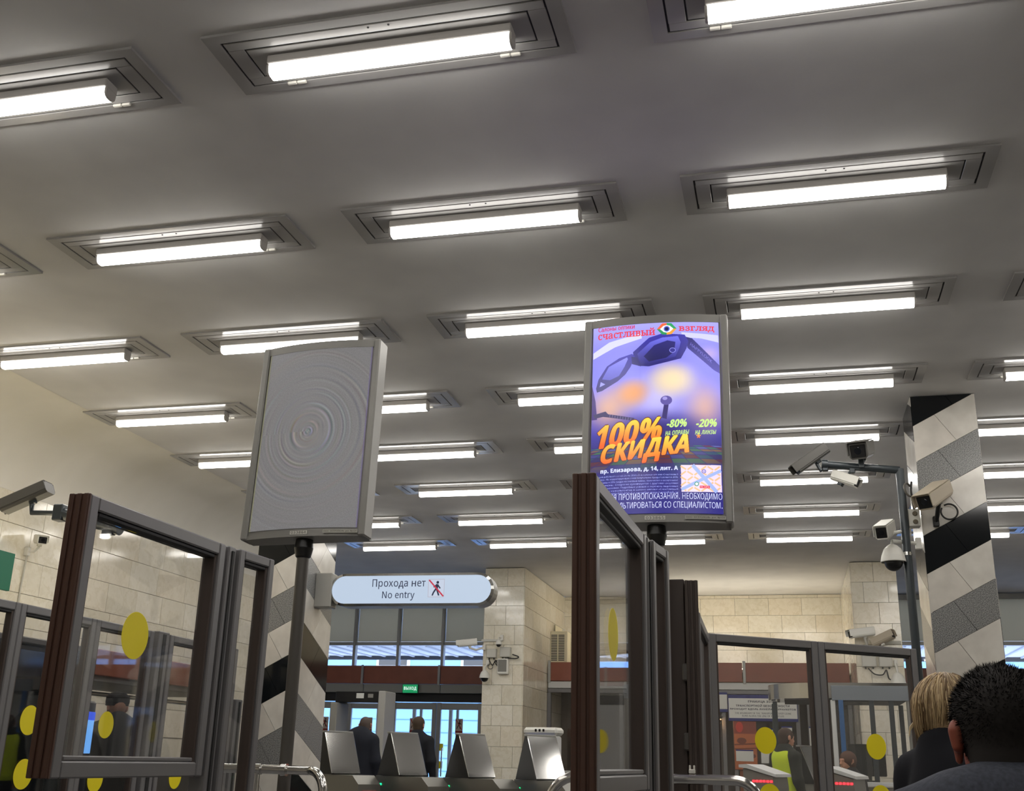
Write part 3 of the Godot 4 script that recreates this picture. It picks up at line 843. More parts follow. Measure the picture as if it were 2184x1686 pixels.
	part(c, "diffuser", MB.new().box(Vector3(0, 0.05, 0), Vector3(0.07, 0.02, 5.1), 0.004), glowing(Color(1.0, 0.93, 0.76), 4.0))
	lamp_area(c, Vector3(0, 0.064, 0), Vector2(0.07, 5.1), 1.5, Color(1.0, 0.94, 0.8), Vector3(PI / 2, 0, 0))
	var ld := thing("price_display", "small red lettered price display on the counter behind the left gate leaf", "display", Vector3(-5.95, 1.0, -8.72), 1.0)
	part(ld, "case", MB.new().box(Vector3(0, 0.055, 0), Vector3(0.3, 0.11, 0.05), 0.008), M.black)
	for j in 5:
		part(ld, "digit", MB.new().box(Vector3(-0.11 + 0.055 * j, 0.06, 0.026), Vector3(0.032, 0.04, 0.004), 0.0), M.red_led)
	# upright terminal with a blue screen
	var t := thing("info_terminal", "slim information terminal with a tall blue screen behind the left gate leaf", "terminal", Vector3(-5.19, 0, -7.58), 1.8)
	part(t, "column", MB.new().box(Vector3(0, 0.75, 0), Vector3(0.24, 1.5, 0.08), 0.015), M.black)
	part(t, "base", MB.new().box(Vector3(0, 0.02, 0), Vector3(0.24, 0.04, 0.18), 0.008), M.dark_steel)
	part(t, "screen", MB.new().box(Vector3(0, 1.27, 0.042), Vector3(0.2, 0.3, 0.006), 0.002), glowing(C(110, 178, 255), 0.9))
	part(t, "screen_header", MB.new().box(Vector3(0, 1.39, 0.046), Vector3(0.2, 0.06, 0.004), 0.001), glowing(C(40, 80, 220), 0.9))

func curve_point(u: float, v: float, w: float, h: float, bulge: float) -> Vector3:
	return Vector3((u - 0.5) * w, (0.5 - v) * h, bulge * (1.0 - pow(2.0 * u - 1.0, 2.0)))

func light_box(label: String, at: Vector3, rot: Vector3, W: float, H: float, scr: Material, tagtext: String, tagside: String, glow: float) -> Node3D:
	var o := thing("light_box", label, "advertising light box", at)
	# pole in the world's upright; the tilted head hangs on it as parts
	var hb := Basis.from_euler(rot)
	var T := Transform3D(hb, Vector3.ZERO)
	var D := 0.13
	var bulge := 0.045
	var prof := PackedVector2Array()
	for k in 13:
		var u := k / 12.0
		prof.append(Vector2((u - 0.5) * W, bulge * (1.0 - pow(2.0 * u - 1.0, 2.0))))
	prof.append(Vector2(W * 0.5, -D)); prof.append(Vector2(-W * 0.5, -D))
	var up := Transform3D(Basis(Vector3.RIGHT, Vector3(0, 0, 1), Vector3.DOWN), Vector3.ZERO)
	var inner := PackedVector2Array()
	for q in prof: inner.append(Vector2(q.x * 0.985, q.y - 0.008))
	inst(o, "housing", MB.new().prism(inner, -H * 0.5 + 0.012, H * 0.5 - 0.012, up).mesh(), M.box_grey, T)
	for s in [-1, 1]:
		inst(o, "end_cap", MB.new().prism(prof, s * H * 0.5 - 0.024, s * H * 0.5 + 0.0, up).mesh() if s > 0 else MB.new().prism(prof, -H * 0.5, -H * 0.5 + 0.05, up).mesh(), M.box_grey, T)
		inst(o, "side_profile", MB.new().box(Vector3(s * (W * 0.5 - 0.008), 0, -0.045), Vector3(0.044, H, 0.12), 0.008).mesh(), M.box_grey, T)
	var sw := W - 0.075
	var sh := H - 0.075
	var mb := MB.new()
	for k in 24:
		var u0 := k / 24.0
		var u1 := (k + 1) / 24.0
		var P := []
		for q in [[u0, 1.0], [u1, 1.0], [u1, 0.0], [u0, 0.0]]:
			var uu: float = 0.5 + (q[0] - 0.5) * sw / W
			P.append(Vector3((q[0] - 0.5) * sw, (0.5 - q[1]) * sh + 0.012, bulge * (1.0 - pow(2.0 * uu - 1.0, 2.0)) - 0.003))
		var nn := Vector3((u0 + u1 - 1.0) * 2.0 * bulge / W * 2.0, 0, 1).normalized()
		var ua := Vector2(u0, 1); var ub := Vector2(u1, 1); var uc := Vector2(u1, 0); var ud := Vector2(u0, 0)
		mb.tri(P[0], P[1], P[2], nn, nn, nn, ua, ub, uc)
		mb.tri(P[0], P[2], P[3], nn, nn, nn, ua, uc, ud)
	inst(o, "screen", mb.mesh(), scr, T)
	var lab := Print.new(128, 24, C(206, 204, 196))
	lab.text(tagtext, 8, 4, 112, 16, C(30, 30, 30), Color(0, 0, 0, 0), 0, 0, "Droid Sans Mono", true)
	var lm := MB.new()
	var zz := bulge + 0.002
	lm.uvquad(Vector3(-0.055, -H * 0.5 + 0.012, zz), Vector3(0.055, -H * 0.5 + 0.012, zz), Vector3(0.055, -H * 0.5 + 0.034, zz), Vector3(-0.055, -H * 0.5 + 0.034, zz), Vector3.BACK)
	inst(o, "number_label", lm.mesh(), printed(lab), T)
	var lab2 := Print.new(256, 24, C(168, 166, 156))
	lab2.text(tagside, 8, 5, 240, 14, C(60, 58, 54))
	lm = MB.new()
	lm.uvquad(Vector3(W * 0.2, -H * 0.5 + 0.014, 0.034), Vector3(W * 0.47, -H * 0.5 + 0.014, 0.008), Vector3(W * 0.47, -H * 0.5 + 0.034, 0.008), Vector3(W * 0.2, -H * 0.5 + 0.034, 0.034), Vector3(0.1, 0, 1).normalized())
	for q in lm.v.size(): lm.v[q].z += 0.014
	inst(o, "owner_label", lm.mesh(), printed(lab2), T)
	var bot := hb * Vector3(0, -H * 0.5, -0.04)
	part(o, "pole", MB.new().tube([Vector3(bot.x, -at.y + 0.012, bot.z), Vector3(bot.x, bot.y - 0.02, bot.z)], 0.036, 16), M.dark_steel)
	part(o, "collar", MB.new().lathe([Vector2(0.05, bot.y + 0.004), Vector2(0.056, bot.y - 0.05), Vector2(0.046, bot.y - 0.1), Vector2(0.036, bot.y - 0.11)], 16, Vector3(bot.x, 0, bot.z)), M.black)
	part(o, "base_plate", MB.new().box(Vector3(bot.x, -at.y + 0.006, bot.z), Vector3(0.12, 0.012, 0.12), 0.003), M.dark_steel)
	if glow > 0.0:
		var a := Node3D.new()
		a.name = "screen_light"
		o.add_child(a)
		a.transform = T
		lamp_area(a, Vector3(0, 0, bulge + 0.02), Vector2(sw * 0.95, sh * 0.95), glow, C(170, 165, 255), Vector3(0, PI, 0))
	return o

func light_boxes() -> void:
	light_box("light box on a pole at left showing a blank grey screen with embossed rings", Vector3(-2.735, 2.98, -5.90), Vector3(-0.06, -0.045, 0.006), 0.775, 1.25, printed(ring_print(), 0.56, 0.5), "033864", "ООО  МЕТРОПОЛЬ  дог. №124", 0.02)
	light_box("light box on a pole at right with a bright violet optics sale poster", Vector3(-0.645, 3.0, -5.88), Vector3(-0.085, 0.025, -0.008), 0.80, 1.25, printed(poster_print(), 1.0, 0.25), "033865", "ООО  МЕТРОПОЛЬ  дог. №124", 0.06)

func ring_print() -> Print:
	var p := Print.new(384, 600, C(142, 140, 144))
	var f := FastNoiseLite.new()
	f.seed = 5; f.frequency = 0.21
	var g := FastNoiseLite.new()
	g.seed = 9; g.frequency = 0.006
	for y in 600:
		for x in 384:
			var dx := x - 184.0
			var dy := y - 290.0
			var r := sqrt(dx * dx + dy * dy)
			var ang := atan2(dy, dx)
			var lit := sin(ang + 2.2)
			var amp := 0.26 * exp(-r / 110.0) + 0.018
			var ripple := sin(r * 0.42 + 3.0 * sin(r * 0.05)) * g.get_noise_2d(r * 3.0, ang * 26.0) * 2.0
			var b := 0.548 + amp * ripple * lit + 0.07 * f.get_noise_2d(x, y) * clampf(r / 160.0, 0.15, 1.0)
			var c := Color(b, b * 0.985, b * 0.985)
			var hue := g.get_noise_2d(r * 5.0, ang * 12.0 + 90.0)
			var k := 0.28 * exp(-r / 110.0) * absf(ripple)
			c.r += k * hue; c.b -= k * hue; c.g += 0.4 * k * sin(r * 0.3)
			if x < 4: c = c.lerp(C(170, 170, 90), 0.4)
			if x > 379: c = c.lerp(C(110, 90, 170), 0.4)
			p.im.set_pixel(x, y, c)
	return p

func pp(x: float, y: float) -> Vector2: # measured on an enlargement of the poster
	var u := (x - 122.0) / 962.0
	var top := 150.0 - 62.0 * u
	return Vector2(u * 640.0, (y - top) / (1602.0 - top) * 1000.0)

func pl(a: Array) -> PackedVector2Array:
	var o := PackedVector2Array()
	for k in range(0, a.size(), 2): o.append(pp(a[k], a[k + 1]))
	return o

func poster_print() -> Print:
	var p := Print.new(640, 1000, Color.BLACK)
	p.vgrad([[0.0, C(176, 172, 255)], [0.16, C(140, 138, 250)], [0.4, C(120, 118, 240)], [0.58, C(70, 62, 170)], [0.72, C(34, 30, 96)], [1.0, C(30, 22, 92)]])
	# stage light sweeps and glows
	p.poly(pl([125, 380, 250, 300, 500, 232, 505, 275, 300, 340, 125, 430]), C(214, 214, 255))
	p.poly(pl([805, 220, 1080, 225, 1082, 285, 950, 262, 812, 262]), C(206, 206, 255))
	p.glow(90, 460, 170, 170, C(250, 190, 130), 0.75)
	p.glow(560, 470, 150, 190, C(250, 190, 140), 0.7)
	p.glow(330, 430, 260, 210, C(214, 206, 255), 0.8)
	p.glow(400, 330, 190, 130, C(240, 214, 160), 0.75)
	p.glow(190, 400, 130, 110, C(232, 160, 100), 0.7)
	p.glow(590, 190, 80, 60, C(230, 190, 200), 0.5)
	p.glow(410, 325, 140, 120, C(250, 226, 180), 0.85)
	p.glow(215, 385, 105, 90, C(240, 158, 92), 0.75)
	# tinted hall shade left and right
	p.poly(pl([122, 900, 122, 640, 150, 760, 165, 900]), C(66, 46, 120))
	# disco floor
	var cols := [C(60, 110, 150), C(140, 60, 90), C(90, 90, 190), C(50, 130, 130), C(170, 130, 100), C(70, 60, 150), C(150, 60, 60), C(90, 150, 110), C(120, 130, 220)]
	var hz := 560.0
	for r in 8:
		for c in 16:
			var t0 := 1.0 / (1.0 + (8 - r) * 0.2) ; var t1 := 1.0 / (1.0 + (7 - r) * 0.2)
			var y0 := hz + 280.0 * t0; var y1 := hz + 280.0 * t1
			var x0 := 330.0 + (c - 8) * 110.0 * t0; var x1 := 330.0 + (c - 7) * 110.0 * t0
			var x2 := 330.0 + (c - 7) * 110.0 * t1; var x3 := 330.0 + (c - 8) * 110.0 * t1
			p.poly(PackedVector2Array([Vector2(x0 + 2, y0), Vector2(x1 - 2, y0), Vector2(x2 - 2, y1 - 3), Vector2(x3 + 2, y1 - 3)]), cols[(r * 5 + c * 7 + (r * c) % 3) % 9].darkened(0.25 + 0.03 * r))
	p.glow(330, 590, 330, 130, C(40, 30, 100), 0.8)
	# lower copy field
	for y in range(740, 1000):
		var a := clampf((y - 740) / 60.0, 0.0, 1.0) * 0.8
		for x in 640:
			p.im.set_pixel(x, y, p.im.get_pixel(x, y).lerp(C(40, 36, 130), a))
	# guitar neck and microphone
	p.poly(pl([135, 862, 230, 840, 250, 862, 450, 900, 448, 922, 240, 885, 210, 880, 150, 890]), C(58, 50, 96))
	for k in 9: p.line(pp(265 + 20 * k, 866 + 4 * k), pp(263 + 20 * k, 886 + 4 * k), 1.6, C(150, 140, 190))
	p.poly(pl([672, 790, 706, 795, 690, 910, 655, 900]), C(60, 50, 110))
	p.oval(pp(688, 765).x, pp(688, 765).y, 29, 24, C(96, 84, 160))
	p.oval(pp(678, 750).x, pp(678, 750).y, 12, 9, C(160, 150, 220))
	# sunglasses
	var dk := C(34, 30, 110)
	var dk2 := C(60, 54, 170)
	p.poly(pl([835, 255, 885, 265, 1084, 470, 1084, 535, 1040, 510, 850, 345]), dk, dk2)
	p.text("HAPPYLOOK", pp(870, 300).x, pp(870, 300).y, 104, 15, C(120, 116, 220), Color(0, 0, 0, 0), 0.3, -0.92)
	p.poly(pl([438, 385, 560, 270, 660, 235, 830, 238, 858, 290, 842, 350, 800, 432, 700, 462, 560, 500, 478, 495, 440, 440]), dk2, dk)
	p.poly(pl([470, 400, 570, 305, 660, 268, 780, 252, 800, 300, 790, 345, 760, 418, 690, 440, 570, 474, 496, 482]), C(116, 116, 236), C(40, 36, 120))
	p.poly(pl([520, 420, 600, 330, 700, 290, 760, 300, 750, 380, 690, 430, 560, 462]), C(44, 40, 120), C(24, 22, 84))
	p.oval(pp(738, 368).x, pp(738, 368).y, 16, 14, C(150, 150, 240))
	p.oval(pp(738, 368).x, pp(738, 368).y, 13, 11, C(50, 46, 140))
	p.poly(pl([152, 660, 170, 590, 235, 490, 330, 430, 430, 398, 452, 420, 420, 500, 380, 560, 320, 612, 200, 680, 160, 690]), dk2, dk)
	p.poly(pl([198, 590, 250, 495, 330, 455, 392, 425, 398, 440, 372, 500, 330, 570, 260, 600]), C(140, 140, 244), C(84, 84, 190))
	p.poly(pl([180, 650, 188, 610, 225, 630]), C(150, 150, 240))
	p.poly(pl([425, 420, 470, 430, 500, 500, 430, 480]), dk)
	# heading
	var red := C(226, 58, 78)
	p.text("Салоны оптики", 27, 20, 190, 24, C(206, 60, 110), Color(0, 0, 0, 0), 0, 0.0, "Droid Sans", false, 0.8)
	p.text("счастливый", 27, 48, 295, 40, red, Color(0, 0, 0, 0), 0, 0.005, "Droid Serif", false, 1.2)
	p.text("взгляд", 442, 44, 176, 33, red, Color(0, 0, 0, 0), 0, 0.0, "Droid Serif", false, 1.2)
	var e := pp(695, 196)
	for q in [[-1, -1, C(240, 104, 60)], [1, -1, C(46, 160, 96)], [1, 1, C(244, 160, 56)], [-1, 1, C(46, 150, 90)]]:
		p.poly(PackedVector2Array([e + Vector2(q[0] * 50, 0), e + Vector2(q[0] * 24, q[1] * 30), e + Vector2(0, q[1] * 32), e + Vector2(0, 0)]), q[2])
	p.poly(PackedVector2Array([e + Vector2(-34, 0), e + Vector2(-16, -17), e + Vector2(0, -21), e + Vector2(16, -17), e + Vector2(34, 0), e + Vector2(16, 17), e + Vector2(0, 21), e + Vector2(-16, 17)]), C(240, 240, 255))
	p.oval(e.x, e.y, 15, 15, C(70, 90, 200))
	p.oval(e.x, e.y, 9, 9, C(24, 22, 70))
	# offer
	var o1 := C(255, 214, 70)
	var o2 := C(238, 96, 30)
	for q in [[C(90, 24, 30), 7.0], [o1, 0.0]]:
		p.text("100%", 16, 552, 326, 118, q[0], o2 if q[1] == 0.0 else Color(0, 0, 0, 0), 0.22, 0.10, "Droid Sans", true, q[1] if q[1] > 0 else 3.0)
		p.text("СКИДКА", 40, 656, 436, 118, q[0], o2 if q[1] == 0.0 else Color(0, 0, 0, 0), 0.22, 0.105, "Droid Sans", true, q[1] if q[1] > 0 else 3.0)
	p.text("*", 520, 608, 22, 24, o1, o2, 0, 0, "Droid Sans", true)
	var lime := C(200, 240, 130)
	p.text("-80%", 376, 538, 96, 40, lime, Color(0, 0, 0, 0), 0.22, 0.05, "Droid Sans", true, 1.0)
	p.text("НА ОПРАВЫ", 370, 596, 112, 24, lime, Color(0, 0, 0, 0), 0.2, 0.07, "Droid Sans", true)
	p.text("-20%", 518, 536, 98, 40, lime, Color(0, 0, 0, 0), 0.22, 0.05, "Droid Sans", true, 1.0)
	p.text("НА ЛИНЗЫ", 514, 592, 98, 22, lime, Color(0, 0, 0, 0), 0.2, 0.05, "Droid Sans", true)
	# address, small print, map, warning
	var wh := C(214, 220, 255)
	p.text("пр. Елизарова, д. 14, лит. А", 52, 774, 378, 27, wh, Color(0, 0, 0, 0), 0, 0.01, "Droid Sans", true, 0.6)
	var lines := ["Акция действует с 27.02.25 по 28.05.25 в салонах оптики «Счастливый", "взгляд». На корригирующие очки покупателю предоставляется 80%", "на оправы и 20% скидка на очковые линзы. Количество и ассортимент", "ограничены. Скидка не суммируется с другими акциями", "и предложениями. Подробные условия и перечень акционных", "товаров у консультантов в салоне оптики «Счастливый", "взгляд», 8-800-555-666-7 и на сайте www.happylook.ru"]
	for k in 7:
		p.text(lines[k], 30, 808 + 14.4 * k, 400, 10.5, C(176, 184, 255))
	p.poly(PackedVector2Array([Vector2(444, 766), Vector2(634, 764), Vector2(636, 896), Vector2(446, 897)]), C(238, 214, 236))
	for k in 6:
		for j in 5:
			var c := Vector2(456 + 32 * k, 780 + 26 * j)
			var dv := Vector2(13, 8) if (k + j) % 2 == 0 else Vector2(12, -9)
			p.line(c - dv, c + dv, 8, C(246, 190, 140))
	p.line(Vector2(500, 766), Vector2(612, 896), 18, C(160, 180, 250))
	p.line(Vector2(446, 886), Vector2(634, 790), 15, C(160, 180, 250))
	p.oval(553, 796, 10, 10, C(70, 80, 190))
	p.oval(553, 796, 7, 7, C(238, 214, 236))
	p.text("М", 549, 792, 8, 8, C(70, 80, 190))
	p.oval(518, 858, 11, 11, C(60, 150, 130))
	p.oval(518, 858, 7, 7, C(240, 240, 250))
	p.im.fill_rect(Rect2i(532, 866, 48, 12), C(222, 40, 80))
	p.text("МЫ ЗДЕСЬ", 535, 869, 42, 6, Color.WHITE)
	p.text("ИМЕЮТСЯ ПРОТИВОПОКАЗАНИЯ. НЕОБХОДИМО", 2, 902, 634, 37, wh)
	p.text("ПРОКОНСУЛЬТИРОВАТЬСЯ СО СПЕЦИАЛИСТОМ.", 2, 944, 634, 37, wh)
	return p

func capsule(w: float, h: float, n := 14) -> PackedVector2Array:
	var o := PackedVector2Array()
	var r := h * 0.5
	for s in [1, -1]:
		for k in n + 1:
			var a := -PI / 2 + PI * k / n
			o.append(Vector2(s * (w * 0.5 - r) + s * cos(a) * r, s * sin(a) * r))
	return o

func hanging_sign() -> void:
	var o := thing("hanging_sign", "illuminated pill shaped no entry sign bracketed to the left striped pillar", "sign", Vector3(-3.55, 2.712, -10.2), 0.03)
	var p := Print.new(840, 166, C(206, 224, 246))
	var ink := C(24, 34, 66)
	p.text("Прохода нет", 222, 30, 274, 50, ink)
	p.text("No entry", 276, 92, 166, 46, ink)
	p.im.fill_rect(Rect2i(510, 32, 82, 90), C(190, 180, 196))
	p.im.fill_rect(Rect2i(512, 34, 78, 86), C(214, 226, 246))
	walker(p, 550, 80, 76, ink)
	p.line(Vector2(514, 36), Vector2(588, 118), 7, C(214, 40, 70))
	var W := 1.68
	var H := 0.322
	part(o, "housing", MB.new().prism(capsule(W, H), -0.18, -0.002), M.alu)
	var ring := MB.new()
	var a := capsule(W, H)
	var b := capsule(W - 0.05, H - 0.05)
	for k in a.size():
		var k2 := (k + 1) % a.size()
		ring.quad(Vector3(a[k].x, a[k].y, 0.0), Vector3(a[k2].x, a[k2].y, 0.0), Vector3(b[k2].x, b[k2].y, 0.014), Vector3(b[k].x, b[k].y, 0.014), Vector3.BACK)
		ring.quad(Vector3(b[k].x, b[k].y, 0.014), Vector3(b[k2].x, b[k2].y, 0.014), Vector3(b[k2].x, b[k2].y, 0.0), Vector3(b[k].x, b[k].y, 0.0), Vector3(-b[k].x, -b[k].y, 0))
		ring.quad(Vector3(a[k].x, a[k].y, 0.0), Vector3(a[k2].x, a[k2].y, 0.0), Vector3(a[k2].x, a[k2].y, -0.01), Vector3(a[k].x, a[k].y, -0.01), Vector3(a[k].x, a[k].y, 0))
	part(o, "rim", ring, M.steel)
	var f := MB.new()
	var c := capsule(W - 0.05, H - 0.05)
	for k in range(1, c.size() - 1):
		f.tri(Vector3(c[0].x, c[0].y, 0.004), Vector3(c[k].x, c[k].y, 0.004), Vector3(c[k + 1].x, c[k + 1].y, 0.004), Vector3.BACK, Vector3.BACK, Vector3.BACK, Vector2(c[0].x / W + 0.5, 0.5 - c[0].y / H), Vector2(c[k].x / W + 0.5, 0.5 - c[k].y / H), Vector2(c[k + 1].x / W + 0.5, 0.5 - c[k + 1].y / H))
	part(o, "face", f, printed(p, 0.7, 0.3))
	lamp_area(o, Vector3(0, 0, 0.03), Vector2(W - 0.3, H - 0.06), 0.02, C(206, 224, 246), Vector3(0, PI, 0))
	part(o, "bracket", MB.new().box(Vector3(-0.905, 0.0, -0.06), Vector3(0.18, 0.34, 0.16), 0.01).box(Vector3(-0.80, 0.1, -0.1), Vector3(0.08, 0.04, 0.05), 0.004).box(Vector3(-0.80, -0.1, -0.1), Vector3(0.08, 0.04, 0.05), 0.004), M.alu)

func handrails() -> void:
	var o := thing("handrail", "chrome handrail stub by the left gate with a down-curved end", "handrail", Vector3(-2.7, 0, -5.75))
	var pts := [Vector3(-0.42, 1.07, -0.02), Vector3(0.2, 1.07, 0.0)]
	pts.append_array(arc(Vector3(0.2, 0.95, 0.02), 0.12, Vector3.UP, Vector3(0.85, 0, 0.5), 0.0, PI * 0.55, 8))
	pts.append(Vector3(0.27, 0.55, 0.06)); pts.append(Vector3(0.26, 0.0, 0.06))
	part(o, "rail", MB.new().tube(pts, 0.024, 14), M.chrome)
	part(o, "upright", MB.new().tube([Vector3(-0.13, 0.0, 0), Vector3(-0.13, 1.05, 0)], 0.022, 12), M.chrome)
	part(o, "clamp", MB.new().tube([Vector3(0.02, 1.07, 0), Vector3(0.05, 1.07, 0)], 0.034, 14), M.steel)
	part(o, "coupling", MB.new().tube([Vector3(-0.24, 1.07, -0.01), Vector3(-0.1, 1.07, 0)], 0.028, 14), M.chrome)
	var r := thing("handrail", "long chrome handrail crossing behind the right gate leaf with both ends curved down", "handrail", Vector3(-0.65, 0, -5.6))
	pts = [Vector3(-0.6, 0.0, 0.1), Vector3(-0.52, 0.9, 0.06)]
	pts.append_array(arc(Vector3(-0.38, 0.94, 0.02), 0.14, Vector3.LEFT, Vector3.UP, 0.1, PI / 2, 7))
	pts.append(Vector3(0.36, 1.083, 0))
	pts.append_array(arc(Vector3(0.38, 0.97, 0), 0.112, Vector3.UP, Vector3.RIGHT, 0.1, PI / 2, 7))
	pts.append(Vector3(0.5, 0.0, 0))
	part(r, "rail", MB.new().tube(pts, 0.024, 14), M.chrome)
	part(r, "clip", MB.new().box(Vector3(0.18, 1.118, 0), Vector3(0.03, 0.02, 0.03), 0.003).box(Vector3(0.17, 1.136, 0), Vector3(0.008, 0.02, 0.02), 0.002).box(Vector3(0.19, 1.136, 0), Vector3(0.008, 0.02, 0.02), 0.002), M.latch)

# box camera: body runs along its local -z; look = direction of the lens
func box_camera(label: String, at: Vector3, look: Vector3, size: Vector3, m: Material, mount: Array, mm: Material, mr := 0.014, group := "") -> Node3D:
	var o := thing("security_camera", label, "security camera", at, 0.0, group)
	var b := Basis.looking_at(look, Vector3.UP)
	var T := Transform3D(b, Vector3.ZERO)
	var w := size.x; var h := size.y; var l := size.z
	var pr := PackedVector2Array([Vector2(-w * 0.5, -h * 0.36), Vector2(-w * 0.36, -h * 0.5), Vector2(w * 0.36, -h * 0.5), Vector2(w * 0.5, -h * 0.36), Vector2(w * 0.5, h * 0.32), Vector2(w * 0.4, h * 0.46), Vector2(-w * 0.4, h * 0.46), Vector2(-w * 0.5, h * 0.32)])
	inst(o, "housing", MB.new().prism(pr, -l * 0.46, l * 0.5).mesh(), m, T)
	var sh := MB.new()
	sh.box(Vector3(0, h * 0.53, -l * 0.03), Vector3(w * 0.98, h * 0.07, l * 1.06), 0.003)
	for s in [-1, 1]:
		sh.box(Vector3(s * w * 0.54, h * 0.12, -l * 0.03), Vector3(w * 0.05, h * 0.75, l * 1.06), 0.002)
	inst(o, "sunshield", sh.mesh(), m, T)
	inst(o, "front_window", MB.new().box(Vector3(0, -0.02 * h, -l * 0.465), Vector3(w * 0.8, h * 0.74, 0.012), 0.004).mesh(), M.black, T)
	inst(o, "lens", MB.new().lathe([Vector2(0, 0.006), Vector2(h * 0.2, 0.006), Vector2(h * 0.26, 0.0)], 16, Vector3(0, 0, -l * 0.47), Basis(Vector3.RIGHT, -PI / 2)).mesh(), M.dark_glass, T)
	if mount.size() > 0:
		var pts := [b * Vector3(0, -h * 0.45, l * 0.12), b * Vector3(0, -h * 0.45, l * 0.12) + Vector3(0, -0.035, 0)]
		for q in mount: pts.append(q - at)
		part(o, "bracket", MB.new().tube(pts, mr, 8), mm)
		part(o, "joint", MB.new().box(b * Vector3(0, -h * 0.55, l * 0.12), Vector3(0.05, 0.04, 0.05), 0.006, b), mm)
		part(o, "mount_plate", MB.new().box(pts[-1], Vector3(0.05, 0.09, 0.05), 0.006), mm)
	return o

func dome_camera(label: String, at: Vector3, r: float, mount: Vector3, smoked := true) -> Node3D: # at = centre of the dome's rim
	var o := thing("dome_camera", label, "security camera", at)
	part(o, "bell", MB.new().lathe([Vector2(r * 1.02, -r * 0.05), Vector2(r * 1.06, 0.0), Vector2(r * 0.96, r * 0.5), Vector2(r * 0.72, r * 1.1), Vector2(r * 0.4, r * 1.4), Vector2(r * 0.22, r * 1.5), Vector2(0, r * 1.5)], 24), M.cctv_white)
	var pr := []
	for k in 9:
		var a := PI / 2 * k / 8.0
		pr.append(Vector2(cos(a) * r * 0.76, -sin(a) * r * 0.76 - r * 0.05))
	pr.reverse()
	part(o, "dome", MB.new().lathe(pr, 24), M.black if smoked else M.cctv_white)
	part(o, "neck", MB.new().tube([Vector3(0, r * 1.5, 0), Vector3(0, r * 1.5 + 0.03, 0), mount - at], r * 0.16, 10), M.cctv_white)
	part(o, "mount_plate", MB.new().box(mount - at, Vector3(0.05, 0.1, 0.05), 0.005), M.cctv_white)
	return o

func jbox(label: String, at: Vector3, s: Vector3, m: Material, round_knobs := false) -> Node3D:
	var o := thing("junction_box", label, "junction box", at)
	part(o, "case", MB.new().box(Vector3.ZERO, s, 0.008), m)
	part(o, "lid", MB.new().box(Vector3(0, 0, s.z * 0.5 + 0.004), Vector3(s.x * 0.92, s.y * 0.92, 0.008), 0.003), m)
	for q in [-1, 1]:
		if round_knobs:
			part(o, "gland", MB.new().lathe([Vector2(0.0, 0.012), Vector2(0.018, 0.012), Vector2(0.022, 0.0)], 14, Vector3(0.008, q * 0.036, s.z * 0.5 + 0.008), Basis(Vector3.RIGHT, PI / 2)), paint(C(90, 82, 66), 0.5))
		else:
			part(o, "gland", MB.new().tube([Vector3(q * s.x * 0.25, -s.y * 0.5, 0), Vector3(q * s.x * 0.25, -s.y * 0.5 - 0.03, 0)], 0.012, 8), M.cable)
	return o

func wire(label: String, pts: Array, r: float, m: Material) -> void:
	var c := Curve3D.new()
	for k in pts.size():
		var d: Vector3 = (pts[mini(k + 1, pts.size() - 1)] - pts[maxi(k - 1, 0)]) / 6.0
		c.add_point(pts[k], -d, d)
	var q := []
	for p in c.tessellate(3, 6): q.append(p)
	solo("cable", MB.new().tube(q, r, 6), m, label, "cable")

